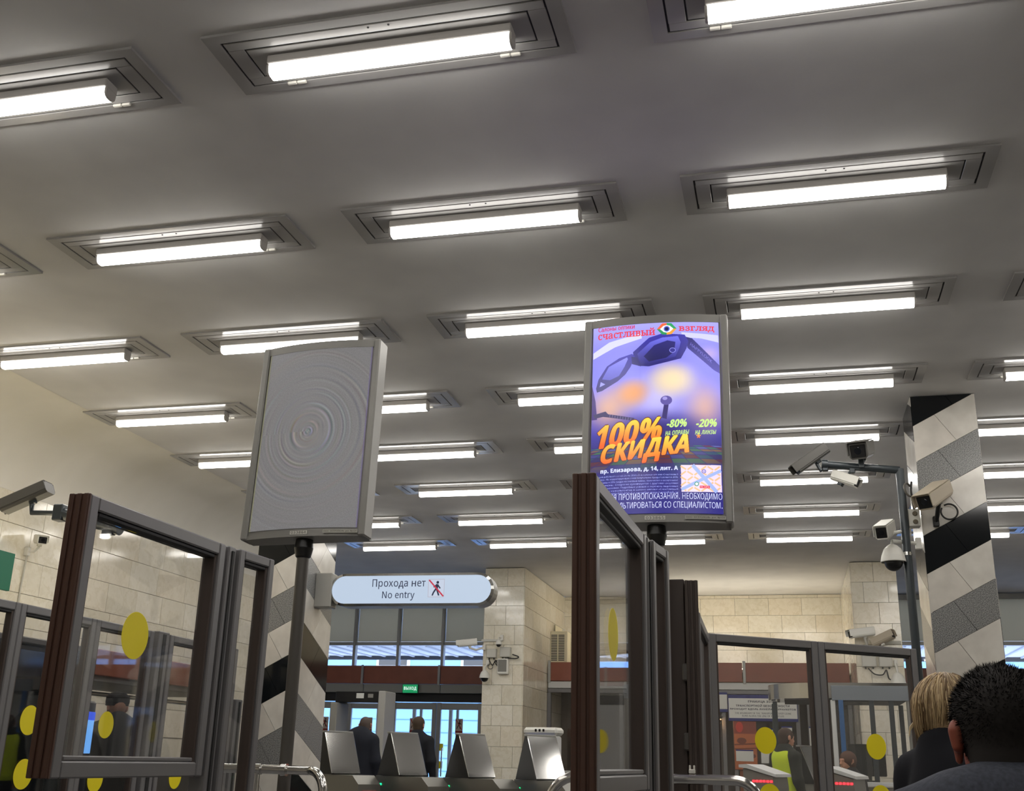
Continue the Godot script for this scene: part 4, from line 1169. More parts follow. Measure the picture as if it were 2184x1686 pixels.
func cameras() -> void:
	# mast by the right pillar
	var o := thing("camera_mast", "dark steel camera mast with a side arm in front of the right striped pillar", "mast", Vector3(1.062, 0, -9.88))
	part(o, "pole", MB.new().tube([Vector3(0, 0.01, 0), Vector3(0, 3.67, 0)], 0.036, 18), M.pipe)
	part(o, "arm", MB.new().tube([Vector3(-0.62, 3.735, 0), Vector3(0.0, 3.66, 0)], 0.034, 14), M.pipe)
	part(o, "end_cap", MB.new().tube([Vector3(-0.66, 3.74, 0), Vector3(-0.61, 3.734, 0)], 0.045, 14), M.pipe)
	part(o, "base_plate", MB.new().box(Vector3(0, 0.006, 0), Vector3(0.26, 0.012, 0.26), 0.003), M.dark_steel)
	part(o, "strap", MB.new().tube([Vector3(0, 2.9, 0), Vector3(0, 2.93, 0)], 0.039, 18), M.steel)
	box_camera("grey security camera on the left end of the right mast arm, pointing down left", Vector3(0.305, 3.785, -9.86), Vector3(-0.8, -0.6, 0.22), Vector3(0.11, 0.1, 0.36), M.cctv_grey, [Vector3(0.39, 3.68, -9.88), Vector3(0.43, 3.72, -9.88)], M.pipe, 0.018)
	box_camera("grey security camera on top of the right mast arm, facing the steps", Vector3(0.748, 3.85, -9.84), Vector3(-0.25, -0.3, 0.9), Vector3(0.16, 0.15, 0.32), M.cctv_grey, [Vector3(0.74, 3.73, -9.86)], M.pipe, 0.02)
	box_camera("white security camera hanging under the right mast arm", Vector3(0.6, 3.6, -9.9), Vector3(0.7, -0.35, 0.3), Vector3(0.1, 0.09, 0.24), M.cctv_white, [Vector3(0.66, 3.69, -9.88)], M.pipe, 0.014)
	box_camera("beige bullet security camera on the front of the right striped pillar", Vector3(1.3, 3.385, -9.72), Vector3(-0.5, -0.45, 0.75), Vector3(0.15, 0.14, 0.42), M.cctv_beige, [Vector3(1.33, 3.24, -9.82), Vector3(1.326, 3.2, -9.92)], M.black, 0.02)
	box_camera("white boxy security camera left of the mast, above the dome camera", Vector3(0.885, 3.11, -9.78), Vector3(-0.3, -0.35, 0.9), Vector3(0.11, 0.12, 0.3), M.cctv_white, [Vector3(0.96, 3.09, -9.82), Vector3(1.09, 3.13, -9.93)], M.cctv_white, 0.016)
	jbox("white junction box with two round glands beside the mast", Vector3(1.145, 3.23, -9.92), Vector3(0.1, 0.16, 0.08), M.junction, true)
	dome_camera("white dome camera on a wall arm below the boxy one, by the mast", Vector3(0.94, 2.845, -9.85), 0.1, Vector3(1.17, 3.02, -9.97))
	wire("black cable looping from the mast top to the pillar bullet camera", [Vector3(1.15, 3.5, -9.9), Vector3(1.1, 3.52, -9.8), Vector3(1.06, 3.45, -9.65), Vector3(1.1, 3.37, -9.65), Vector3(1.25, 3.37, -9.7)], 0.009, paint(C(86, 82, 74), 0.5))
	wire("black cable ring hanging beside the pillar bullet camera", arc(Vector3(1.44, 3.28, -9.9), 0.068, Vector3.RIGHT, Vector3.UP, 2.6, 2.6 + TAU * 0.93, 12), 0.008, M.cable)
	wire("dark cable running down from the mast arm to the junction box", [Vector3(1.15, 3.55, -9.88), Vector3(1.135, 3.45, -9.84), Vector3(1.15, 3.3, -9.86)], 0.01, M.cable)
	# left mast arm behind the open leaf
	var a := thing("camera_mast", "dark steel camera mast with a side arm behind the left gate leaf", "mast", Vector3(-5.3, 0, -7.45))
	part(a, "pole", MB.new().tube([Vector3(0, 0.01, 0), Vector3(0, 2.86, 0)], 0.05, 16), M.pipe)
	part(a, "arm", MB.new().tube([Vector3(-0.26, 2.93, 0.02), Vector3(0.3, 2.785, 0.02)], 0.05, 14), M.pipe)
	part(a, "end_cap", MB.new().box(Vector3(-0.26, 2.93, 0.02), Vector3(0.09, 0.13, 0.1), 0.008), M.pipe)
	part(a, "clamp", MB.new().box(Vector3(0.2, 2.765, 0.02), Vector3(0.1, 0.05, 0.06), 0.008), M.pipe)
	part(a, "base_plate", MB.new().box(Vector3(0, 0.006, 0), Vector3(0.22, 0.012, 0.22), 0.003), M.dark_steel)
	box_camera("grey security camera on the mast arm at the left edge, pointing down", Vector3(-5.9, 3.06, -7.42), Vector3(-0.9, -0.4, 0.1), Vector3(0.14, 0.1, 0.42), M.cctv_grey, [Vector3(-5.83, 2.94, -7.43), Vector3(-5.58, 2.93, -7.43)], M.pipe, 0.02)
	box_camera("small white security camera on the left stone wall above the kiosk", Vector3(-7.42, 3.19, -9.67), Vector3(0.7, -0.15, 0.6), Vector3(0.1, 0.09, 0.19), M.cctv_white, [Vector3(-7.48, 3.07, -9.67), Vector3(-7.56, 3.07, -9.67)], M.cctv_white, 0.012)
	wire("thin white cable dropping down the left stone wall", [Vector3(-7.555, 3.06, -9.67), Vector3(-7.57, 2.7, -9.67), Vector3(-7.57, 1.9, -9.67)], 0.009, M.junction)
	var g := thing("green_sign", "plain green sign panel on the left stone wall", "sign", Vector3(-7.46, 2.8, -9.0))
	part(g, "panel", MB.new().box(Vector3.ZERO, Vector3(0.04, 0.37, 0.7), 0.004), paint(C(18, 104, 80), 0.5))
	part(g, "spacer", MB.new().box(Vector3(-0.075, 0, 0), Vector3(0.11, 0.05, 0.4), 0.004), M.alu)
	# left pier cluster
	var z := -18.57
	box_camera("white security camera stretching left off the tiled pier", Vector3(-5.33, 3.04, z + 0.16), Vector3(-0.9, -0.12, 0.3), Vector3(0.12, 0.11, 0.34), M.cctv_white, [Vector3(-5.18, 2.93, z + 0.1), Vector3(-5.06, 2.98, z + 0.03)], M.cctv_white, 0.018)
	dome_camera("small white dome camera at the top of the left pier", Vector3(-4.775, 3.02, z + 0.13), 0.055, Vector3(-4.75, 3.14, z + 0.02))
	solo("conduit", MB.new().box(Vector3(-4.97, 3.1, z - 0.004), Vector3(0.3, 0.04, 0.025), 0.004), M.junction, "short white conduit running left on the tiled pier", "conduit")
	jbox("grey junction box with glands on the left tiled pier", Vector3(-4.925, 2.88, z + 0.01), Vector3(0.17, 0.15, 0.07), M.junction)
	jbox("rounded pale junction box right of the grey one on the left pier", Vector3(-4.68, 2.9, z + 0.01), Vector3(0.19, 0.17, 0.07), M.junction)
	var sp := thing("speaker", "white wall speaker with grey grille on the left tiled pier", "speaker", Vector3(-4.71, 2.66, z + 0.03))
	part(sp, "case", MB.new().box(Vector3.ZERO, Vector3(0.19, 0.26, 0.1), 0.012), M.cctv_white)
	part(sp, "grille", MB.new().box(Vector3(-0.005, 0.01, 0.052), Vector3(0.15, 0.2, 0.006), 0.002), paint(C(126, 124, 118), 0.7))
	dome_camera("white dome camera with smoked cover low on the left tiled pier", Vector3(-5.0, 2.46, z + 0.16), 0.085, Vector3(-4.99, 2.72, z + 0.02))
	wire("tangled black cables under the boxes on the left pier", [Vector3(-4.97, 2.78, z + 0.03), Vector3(-4.9, 2.68, z + 0.04), Vector3(-4.84, 2.76, z + 0.05), Vector3(-4.8, 2.66, z + 0.04), Vector3(-4.85, 2.74, z + 0.04), Vector3(-4.72, 2.78, z + 0.03)], 0.009, M.cable)
	wire("black cable sticking out right of the left pier boxes", [Vector3(-4.68, 2.8, z + 0.03), Vector3(-4.5, 2.79, z + 0.05), Vector3(-4.44, 2.82, z + 0.05), Vector3(-4.55, 2.86, z + 0.04)], 0.01, M.cable)
	wire("grey coiled cable above the low dome on the left pier", arc(Vector3(-4.93, 2.66, z + 0.05), 0.045, Vector3.RIGHT, Vector3.UP, 0.0, TAU * 0.95, 10), 0.007, paint(C(110, 106, 98), 0.6))
	# right pier cluster
	box_camera("white security camera on the right tiled pier, pointing left", Vector3(1.17, 3.19, z + 0.2), Vector3(-0.9, -0.15, 0.35), Vector3(0.15, 0.13, 0.4), M.cctv_white, [Vector3(1.25, 3.04, z + 0.1), Vector3(1.25, 2.98, z + 0.02)], M.cctv_white, 0.02)
	box_camera("brown security camera on the right tiled pier, below the white one", Vector3(1.5, 3.1, z + 0.2), Vector3(0.75, 0.32, 0.4), Vector3(0.14, 0.13, 0.36), M.cctv_beige, [Vector3(1.45, 3.0, z + 0.1), Vector3(1.45, 2.97, z + 0.02)], M.cctv_white, 0.02)
	solo("conduit", MB.new().box(Vector3(1.63, 3.06, z - 0.004), Vector3(0.3, 0.05, 0.025), 0.004), M.junction, "short white conduit on the right tiled pier", "conduit")
	jbox("left pale junction box of two on the right tiled pier", Vector3(1.27, 2.77, z + 0.01), Vector3(0.22, 0.18, 0.07), M.junction)
	jbox("right pale junction box of two on the right tiled pier", Vector3(1.52, 2.77, z + 0.01), Vector3(0.2, 0.18, 0.07), M.junction)
	dome_camera("white dome camera hanging low on the right tiled pier", Vector3(1.67, 2.42, z + 0.18), 0.11, Vector3(1.67, 2.74, z + 0.02), false)
	wire("black cable sagging between the boxes and dome on the right pier", [Vector3(1.25, 2.66, z + 0.03), Vector3(1.34, 2.57, z + 0.04), Vector3(1.46, 2.56, z + 0.04), Vector3(1.52, 2.63, z + 0.04), Vector3(1.55, 2.5, z + 0.05), Vector3(1.63, 2.47, z + 0.1)], 0.011, M.cable)

func turnstile_mesh(o: Node3D) -> void:
	# long axis along local x; ridge of the reader hood along local z
	var body := MB.new().prism(PackedVector2Array([Vector2(-0.3, 0.0), Vector2(0.62, 0.0), Vector2(0.62, 0.86), Vector2(0.5, 0.95), Vector2(-0.3, 0.95)]), -0.15, 0.15)
	part(o, "body", body, M.brushed)
	part(o, "hood", MB.new().prism(PackedVector2Array([Vector2(-0.22, 0.952), Vector2(0.17, 0.952), Vector2(-0.02, 1.4), Vector2(-0.06, 1.4)]), -0.19, 0.19), M.black)
	var t := Transform3D(Basis(Vector3(0, 0, 1), Vector3(-0.19, 0.448, 0).normalized(), Vector3(0.448, 0.19, 0).normalized()), Vector3(0.172, 0.955, 0))
	part(o, "reader_panel", MB.new().box(t * Vector3(0, 0.24, 0.008), Vector3(0.395, 0.475, 0.014), 0.004, t.basis), M.steel)
	part(o, "ridge_cap", MB.new().box(Vector3(-0.04, 1.407, 0), Vector3(0.06, 0.02, 0.4), 0.004), M.alu)
	part(o, "front_light", MB.new().box(Vector3(0.624, 0.62, 0), Vector3(0.01, 0.36, 0.2), 0.004), paint(C(150, 92, 88), 0.4))
	part(o, "status_lamp", MB.new().box(Vector3(-0.2, 0.86, 0.152), Vector3(0.03, 0.02, 0.01), 0.002), M.green_led)

func turnstiles() -> void:
	var ang := -0.56
	var first: Node3D = null
	var says := ["steel turnstile with tilted mirror hood, half hidden by the left striped pillar", "steel turnstile with tilted mirror hood between the two men in dark jackets", "steel turnstile with tilted mirror hood right of the younger man", "steel turnstile with tilted mirror hood in front of a ticket validator", "steel turnstile with tilted hood seen through the slanting partition"]
	var xs := [-5.01, -4.22, -3.43, -2.64, 0.22]
	for k in 5:
		var o: Node3D
		if first == null:
			o = thing("turnstile", "x", "turnstile", Vector3.ZERO, ang, "turnstiles in the row by the pillar")
			turnstile_mesh(o)
			first = o
		else:
			o = first.duplicate()
			o.name = numbered("turnstile")
			add_child(o)
		o.position = Vector3(xs[k], 0, -12.2 if k < 4 else -15.2)
		if k == 3: o.rotation.y = ang - 0.16
		tag(o, says[k], "turnstile", "turnstiles in the row by the pillar")
	# validator behind the last one
	var v := thing("ticket_validator", "white ticket validator with blue lit side behind the last turnstile hood", "ticket machine", Vector3(-2.86, 0, -13.3), -0.2)
	part(v, "column", MB.new().box(Vector3(0, 0.72, 0), Vector3(0.4, 1.44, 0.2), 0.03), M.panel_white)
	part(v, "top_cap", MB.new().box(Vector3(0, 1.48, 0), Vector3(0.44, 0.09, 0.24), 0.03), M.cctv_white)
	part(v, "display", MB.new().box(Vector3(0, 1.2, 0.102), Vector3(0.36, 0.42, 0.006), 0.003), glowing(C(120, 150, 240), 0.8))
	for q in 3:
		part(v, "status_lamp", MB.new().box(Vector3(-0.05 + 0.05 * q, 1.49, 0.122), Vector3(0.025, 0.03, 0.006), 0.002), M.black)
	# slim turnstiles on the right with red lamps
	var d := [[Vector3(-0.3, 0, -10.6), "slim turnstile with red lamps behind the slanting partition, near the vest wearer"], [Vector3(0.385, 0, -10.55), "slim turnstile with red lamps behind the slanting partition, near the brown haired person"]]
	for q in d:
		var o := thing("slim_turnstile", q[1], "turnstile", q[0], -0.25, "slim turnstiles with red lamps")
		part(o, "body", MB.new().prism(PackedVector2Array([Vector2(-0.14, 0), Vector2(0.12, 0), Vector2(0.14, 0.96), Vector2(0.13, 1.06), Vector2(-0.14, 1.13)]), -0.5, 0.0), M.brushed)
		part(o, "top_slab", MB.new().prism(PackedVector2Array([Vector2(-0.17, 1.16), Vector2(-0.1, 1.165), Vector2(0.05, 1.12), Vector2(0.16, 1.085), Vector2(0.165, 1.06), Vector2(0.05, 1.09), Vector2(-0.1, 1.13), Vector2(-0.17, 1.135)]), -0.52, 0.03), M.panel_white)
		for s in 6:
			part(o, "red_lamp", MB.new().box(Vector3(-0.045 + 0.032 * s, 1.022, 0.004), Vector3(0.022, 0.018, 0.008), 0.002), M.red_led)

func storefront() -> void:
	var z := -20.6
	# ledge with brown fascia under the alcove wall
	var o := thing("alcove_ledge", "reddish brown fascia ledge across the stone alcove", "fascia", Vector3.ZERO, 0.0, "", "structure")
	var xs := [-4.36, -2.5, -0.78, 1.07]
	for k in 3:
		part(o, "panel", MB.new().box(Vector3((xs[k] + xs[k + 1]) * 0.5, 2.74, z), Vector3(xs[k + 1] - xs[k] - 0.012, 0.34, 0.06), 0.006), M.band)
		part(o, "cover_strip", MB.new().box(Vector3(xs[k] + 0.03, 2.74, z + 0.035), Vector3(0.05, 0.4, 0.02), 0.004), M.alu)
	part(o, "top_board", MB.new().box(Vector3(-1.645, 2.75, z - 0.79), Vector3(5.42, 0.03, 1.5), 0.004), M.panel_white)
	part(o, "soffit", MB.new().box(Vector3(-1.645, 2.5, z - 0.3), Vector3(5.42, 0.12, 0.62), 0.006), M.panel_white)
	var c := thing("strip_light", "warm strip light hidden on the alcove ledge washing the ceiling", "lamp", Vector3(-1.3, 2.766, z - 0.2))
	part(c, "trough", MB.new().box(Vector3(0, 0.02, 0), Vector3(4.2, 0.04, 0.12), 0.004), M.lamp_body)
	part(c, "diffuser", MB.new().box(Vector3(0, 0.05, 0), Vector3(4.1, 0.02, 0.07), 0.004), glowing(Color(1.0, 0.96, 0.87), 5.0))
	lamp_area(c, Vector3(0, 0.064, 0), Vector2(4.1, 0.07), 2.9, Color(1.0, 0.96, 0.87), Vector3(PI / 2, 0, 0))
	# air conditioner and curved panel on the ledge
	var ac := thing("air_conditioner", "cream air conditioner unit with dark vents standing on the alcove ledge", "air conditioner", Vector3(-4.2, 2.766, -20.95))
	part(ac, "case", MB.new().box(Vector3(0, 0.37, 0), Vector3(0.34, 0.74, 0.3), 0.012), paint(C(224, 214, 186), 0.5))
	for s in [-1, 1]:
		for k in 16:
			part(ac, "vent_slot", MB.new().box(Vector3(s * 0.07 - 0.02, 0.2 + 0.031 * k, 0.152), Vector3(0.115, 0.016, 0.006), 0.0), M.black)
	var cp := thing("curved_board", "cream curved board leaning in the alcove corner beside the air conditioner", "board", Vector3(-4.36, 2.766, -21.5))
	var mb := MB.new()
	for k in 12:
		var y0 := k / 12.0; var y1 := (k + 1) / 12.0
		var x0 := 0.02 + 0.12 * (1.0 - y0) * (1.0 - y0); var x1 := 0.02 + 0.12 * (1.0 - y1) * (1.0 - y1)
		mb.quad(Vector3(x0, y0 * 0.9, 0.35), Vector3(x1, y1 * 0.9, 0.35), Vector3(x1, y1 * 0.9, -0.3), Vector3(x0, y0 * 0.9, -0.3), Vector3(1, 0, 0))
		mb.quad(Vector3(x0 - 0.015, y0 * 0.9, 0.35), Vector3(x1 - 0.015, y1 * 0.9, 0.35), Vector3(x1 - 0.015, y1 * 0.9, -0.3), Vector3(x0 - 0.015, y0 * 0.9, -0.3), Vector3(-1, 0, 0))
		mb.quad(Vector3(x0, y0 * 0.9, 0.35), Vector3(x1, y1 * 0.9, 0.35), Vector3(x1 - 0.015, y1 * 0.9, 0.35), Vector3(x0 - 0.015, y0 * 0.9, 0.35), Vector3(0, 0, 1))
	part(cp, "sheet", mb, paint(C(228, 218, 190), 0.5))
	part(cp, "batten", MB.new().box(Vector3(0.1, 0.2, 0.36), Vector3(0.02, 0.4, 0.015), 0.003), M.cctv_white)
	# ticket office front under the ledge
	slab("wall_office", Vector3(-4.36, 0.0, -22.2), Vector3(1.07, 2.44, -21.9), paint(C(96, 84, 74), 0.7), "dim back wall inside the ticket office", "wall")
	var w := thing("window_3", "ticket office glass front beneath the alcove ledge", "window", Vector3.ZERO, 0.0, "", "structure")
	part(w, "head_rail", MB.new().box(Vector3(-1.645, 2.395, z), Vector3(5.42, 0.07, 0.07), 0.005), M.frame)
	for x in [-4.33, -2.98, -2.2, -1.14, -0.95, 0.14, 0.34, 1.03]:
		part(w, "mullion", MB.new().box(Vector3(x, 1.18, z), Vector3(0.07, 2.35, 0.07), 0.005), M.frame)
	part(w, "counter_panel", MB.new().box(Vector3(-0.4, 0.55, z - 0.01), Vector3(1.0, 1.08, 0.04), 0.004), M.wood)
	part(w, "counter_panel", MB.new().box(Vector3(-3.65, 0.5, z - 0.01), Vector3(1.2, 0.98, 0.04), 0.004), M.panel_white)
	part(w, "pane", MB.new().box(Vector3(-3.65, 1.69, z), Vector3(1.27, 1.36, 0.01), 0.0), M.glass)
	part(w, "pane", MB.new().box(Vector3(-0.4, 1.72, z), Vector3(1.0, 1.26, 0.01), 0.0), M.glass)
	part(w, "pane", MB.new().box(Vector3(-2.59, 1.18, z), Vector3(0.7, 2.34, 0.01), 0.0), M.glass)
	part(w, "pane", MB.new().box(Vector3(-1.67, 1.18, z), Vector3(0.98, 2.34, 0.01), 0.0), M.glass)
	part(w, "pane", MB.new().box(Vector3(0.68, 1.18, z), Vector3(0.6, 2.34, 0.01), 0.0), M.glass)
	# security boundary notice
	var p := Print.new(560, 164, C(232, 232, 228))
	var ink := C(40, 42, 60)
	p.text("ГРАНИЦА ЗОНЫ", 162, 18, 236, 22, ink, Color(0, 0, 0, 0), 0, 0, "Droid Sans", true)
	p.text("ТРАНСПОРТНОЙ БЕЗОПАСНОСТИ", 60, 48, 440, 22, ink, Color(0, 0, 0, 0), 0, 0, "Droid Sans", true)
	p.text("ПРОХОДИТ ВДОЛЬ ЛИНЕЙКИ ТУРНИКЕТОВ", 10, 78, 540, 22, ink, Color(0, 0, 0, 0), 0, 0, "Droid Sans", true)
	p.text("THE BOUNDARY OF THE TRANSPORT SECURITY ZONE", 50, 116, 460, 14, ink)
	p.text("RUNS ALONG THE LINE OF TURNSTILES", 110, 138, 340, 14, ink)
	var n := thing("notice_board", "white transport security boundary notice with blue edges above the office window", "notice", Vector3(-0.455, 2.125, z + 0.06))
	part(n, "board", MB.new().box(Vector3(0, 0, 0), Vector3(1.2, 0.45, 0.03), 0.003), paint(C(40, 46, 120), 0.5))
	var q := MB.new()
	q.uvquad(Vector3(-0.59, -0.175, 0.017), Vector3(0.59, -0.175, 0.017), Vector3(0.59, 0.165, 0.017), Vector3(-0.59, 0.165, 0.017), Vector3.BACK)
	part(n, "print", q, printed(p))
	var n2 := thing("notice_board", "small blank white board left of the security notice", "notice", Vector3(-1.235, 2.22, z + 0.06))
	part(n2, "board", MB.new().box(Vector3.ZERO, Vector3(0.34, 0.34, 0.02), 0.003), paint(C(40, 46, 120), 0.5))
	part(n2, "face", MB.new().box(Vector3(0, 0.005, 0.012), Vector3(0.335, 0.25, 0.006), 0.002), M.paper)
	# small lit lamp and posters behind the glass
	var lp := thing("wall_lamp", "small warm downlight on the post left of the security notice", "lamp", Vector3(-1.25, 1.93, z + 0.1))
	part(lp, "shade", MB.new().lathe([Vector2(0.0, 0.03), Vector2(0.03, 0.03), Vector2(0.085, 0.0), Vector2(0.08, -0.004)], 18), M.brushed)
	part(lp, "bulb", MB.new().lathe([Vector2(0.0, -0.02), Vector2(0.06, -0.012), Vector2(0.07, 0.0)], 16), glowing(Color(1.0, 0.8, 0.55), 4.0))
	part(lp, "arm", MB.new().tube([Vector3(0, 0.03, 0), Vector3(0.03, 0.06, -0.05), Vector3(0.1, 0.04, -0.065)], 0.008, 6), M.brushed)
	var li := OmniLight3D.new()
	li.name = "light"; li.position = Vector3(0, -0.06, 0); li.light_energy = 0.03; li.light_color = Color(1, 0.8, 0.55); li.shadow_enabled = true; li.light_size = 0.04; li.omni_range = 30.0; li.omni_attenuation = 2.0
	lp.add_child(li)
	var po := Print.new(120, 220, C(190, 106, 60))
	po.im.fill_rect(Rect2i(0, 0, 120, 60), C(140, 60, 40))
	po.oval(30, 30, 20, 24, C(200, 60, 44))
	po.oval(40, 92, 26, 14, C(120, 60, 40))
	po.line(Vector2(0, 110), Vector2(120, 104), 6, C(120, 60, 36))
	po.line(Vector2(0, 130), Vector2(120, 124), 5, C(130, 66, 40))
	po.oval(96, 160, 18, 10, C(120, 60, 40))
	var pt := thing("wall_poster", "orange brown poster of arches in the office window", "poster", Vector3(-0.78, 1.5, z + 0.045))
	part(pt, "panel", MB.new().box(Vector3.ZERO, Vector3(0.4, 0.84, 0.01), 0.002), M.wood)
	q = MB.new()
	q.uvquad(Vector3(-0.19, -0.41, 0.006), Vector3(0.19, -0.41, 0.006), Vector3(0.19, 0.41, 0.006), Vector3(-0.19, 0.41, 0.006), Vector3.BACK)
	part(pt, "print", q, printed(po))
	var sheets := [[Vector3(-0.8, 1.31, 0.06), Vector2(0.3, 0.17), "white sheet stuck on the orange brown poster"], [Vector3(-0.36, 1.48, 0.0455), Vector2(0.32, 0.56), "tall white notice sheet behind the yellow dot, below the security notice"], [Vector3(-0.06, 1.72, 0.0455), Vector2(0.18, 0.16), "top small white sheet of the stack right of the tall notice"], [Vector3(-0.06, 1.5, 0.0455), Vector2(0.18, 0.17), "middle small white sheet of the stack right of the tall notice"], [Vector3(-0.06, 1.28, 0.0455), Vector2(0.18, 0.17), "lowest small white sheet of the stack right of the tall notice"], [Vector3(0.5, 1.5, 0.0455), Vector2(0.36, 0.6), "wide white notice sheet above the brown haired person"]]
	for s in sheets:
		var sh := thing("notice_sheet", s[2], "notice", Vector3(s[0].x, s[0].y, z + s[0].z))
		part(sh, "sheet", MB.new().box(Vector3.ZERO, Vector3(s[1].x, s[1].y, 0.004), 0.0), M.paper)
		part(sh, "header", MB.new().box(Vector3(0, s[1].y * 0.5 + 0.012, 0), Vector3(s[1].x, 0.022, 0.005), 0.0), paint(C(44, 50, 130), 0.6))
	# mirrored security cabin with rounded header
	var cb := thing("security_cabin", "round cornered security cabin with steel header behind the slanting partition", "cabin", Vector3(0.55, 0, -14.6))
	var plan := PackedVector2Array()
	for k in 9:
		var a := PI / 2 + PI / 2 * k / 8.0
		plan.append(Vector2(-0.4 + 0.4 * cos(a), 0.2 - 0.4 + 0.4 + 0.4 * sin(a) - 0.4 + 0.2))
	var outline := [Vector2(0.85, 0.6), Vector2(-0.1, 0.6)]
	for k in 10:
		var a := PI / 2 + PI * (k + 1) / 20.0
		outline.append(Vector2(-0.1 + cos(a) * 0.7, -0.1 + sin(a) * 0.7))
	outline.append(Vector2(-0.8, -0.5)); outline.append(Vector2(0.85, -0.5))
	var ring := PackedVector2Array()
	for u in outline: ring.append(u)
	var upr := Transform3D(Basis(Vector3.RIGHT, Vector3(0, 0, 1), Vector3.DOWN), Vector3.ZERO)
	part(cb, "header", MB.new().prism(ring, -2.12, -1.94, upr), M.steel)
	part(cb, "header_trim", MB.new().box(Vector3(0.4, 2.0, 0.612), Vector3(0.9, 0.17, 0.02), 0.004), paint(C(126, 132, 140), 0.4, 0.3))
	part(cb, "soffit", MB.new().box(Vector3(0.1, 1.925, 0.05), Vector3(1.4, 0.02, 1.0), 0.002), M.soffit)
	for s in [[-0.72, 0.1, M.pipe], [-0.28, 0.55, M.pipe], [-0.04, 0.58, M.panel_white], [0.05, 0.6, paint(C(46, 96, 150), 0.4)], [0.4, 0.58, M.pipe], [0.62, 0.58, M.pipe], [0.82, 0.58, M.brushed], [0.82, -0.45, M.pipe], [-0.74, -0.45, M.pipe]]:
		part(cb, "post", MB.new().box(Vector3(s[0], 0.96, s[1]), Vector3(0.055, 1.92, 0.055), 0.006), s[2])
	part(cb, "glass_pane", MB.new().box(Vector3(0.22, 1.45, 0.58), Vector3(0.28, 0.9, 0.008), 0.0), M.glass)
	part(cb, "glass_pane", MB.new().box(Vector3(0.51, 1.45, 0.57), Vector3(0.16, 0.9, 0.008), 0.0), M.glass)
	part(cb, "counter", MB.new().box(Vector3(0.3, 0.98, 0.5), Vector3(1.1, 0.05, 0.25), 0.006), M.panel_white)
	part(cb, "lower_panel", MB.new().box(Vector3(0.3, 0.48, 0.56), Vector3(1.1, 0.94, 0.04), 0.004), M.brushed)
	var mo := thing("monitor", "black monitor back beside the brown haired person", "monitor", Vector3(0.86, 1.006, -14.12))
	part(mo, "shell", MB.new().box(Vector3(0, 0.24, 0), Vector3(0.42, 0.36, 0.05), 0.01), M.black)
	part(mo, "stand", MB.new().box(Vector3(0, 0.05, 0), Vector3(0.08, 0.1, 0.05), 0.006).box(Vector3(0, 0.008, 0), Vector3(0.22, 0.016, 0.16), 0.004), M.black)
	# exit sign over the doors
	var ep := Print.new(160, 84, C(20, 150, 92))
	ep.text("ВЫХОД", 12, 20, 136, 44, C(230, 255, 244), Color(0, 0, 0, 0), 0, 0, "Droid Sans", true)
	var ex := thing("exit_sign", "small green lit exit sign over the entrance doors", "sign", Vector3(-7.56, 2.49, -22.05))
	part(ex, "case", MB.new().box(Vector3.ZERO, Vector3(0.34, 0.18, 0.05), 0.006), paint(C(24, 110, 72), 0.5))
	q = MB.new()
	q.uvquad(Vector3(-0.16, -0.08, 0.0262), Vector3(0.16, -0.08, 0.0262), Vector3(0.16, 0.08, 0.0262), Vector3(-0.16, 0.08, 0.0262), Vector3.BACK)
	part(ex, "face", q, printed(ep, 0.8, 0.4))
	# walk-through detector behind the turnstiles
	var md := thing("metal_detector", "black topped walk-through metal detector arch behind the turnstiles", "metal detector", Vector3(-6.76, 0, -17.4))
	part(md, "header", MB.new().box(Vector3(-0.05, 2.06, 0), Vector3(0.76, 0.17, 0.35), 0.01), M.black)
	part(md, "side_panel", MB.new().box(Vector3(-0.42, 0.985, 0), Vector3(0.12, 1.97, 0.5), 0.012), M.beam)
	part(md, "side_panel", MB.new().box(Vector3(0.4, 1.08, 0), Vector3(0.12, 2.15, 0.5), 0.012), paint(C(176, 174, 168), 0.5))
	part(md, "display", MB.new().box(Vector3(0.0, 2.08, 0.178), Vector3(0.13, 0.08, 0.008), 0.002), M.paper)
	part(md, "display", MB.new().box(Vector3(0.18, 2.08, 0.178), Vector3(0.09, 0.06, 0.008), 0.002), M.alu)

# ------------------------------------------------------------------ people
func hand(mb: MB, w: Vector3, down: Vector3, palm: Vector3, s: float) -> void: # w = wrist, fingers run along down, palm faces palm
	var side := down.cross(palm).normalized()
	var f := Field.new(w - Vector3(0.13, 0.2, 0.13) * s, w + Vector3(0.13, 0.06, 0.13) * s, 0.0045, 0.004)
	f.bone(w - down * 0.03, w + down * 0.03, 0.024, 0.026)
	for k in 4:
		var u := (k - 1.5) * 0.019
		var root := w + down * 0.085 + side * u
		f.bone(w + down * 0.02 + side * u * 0.6, root, 0.013, 0.0115)
		var l: float = [0.034, 0.042, 0.04, 0.03][k]
		var m := root + down * l + palm * 0.008
		f.bone(root, m, 0.0095, 0.0085)
		f.bone(m, m + down * l * 0.8 + palm * 0.022, 0.0085, 0.007)
	var t0 := w + down * 0.03 - side * 0.022
	var t1 := t0 + down * 0.035 - side * 0.022 + palm * 0.012
	f.bone(w + down * 0.01, t0, 0.014, 0.014)
	f.bone(t0, t1, 0.012, 0.0105)
	f.bone(t1, t1 + down * 0.03 + palm * 0.008, 0.0105, 0.008)
	f.add_to(mb)

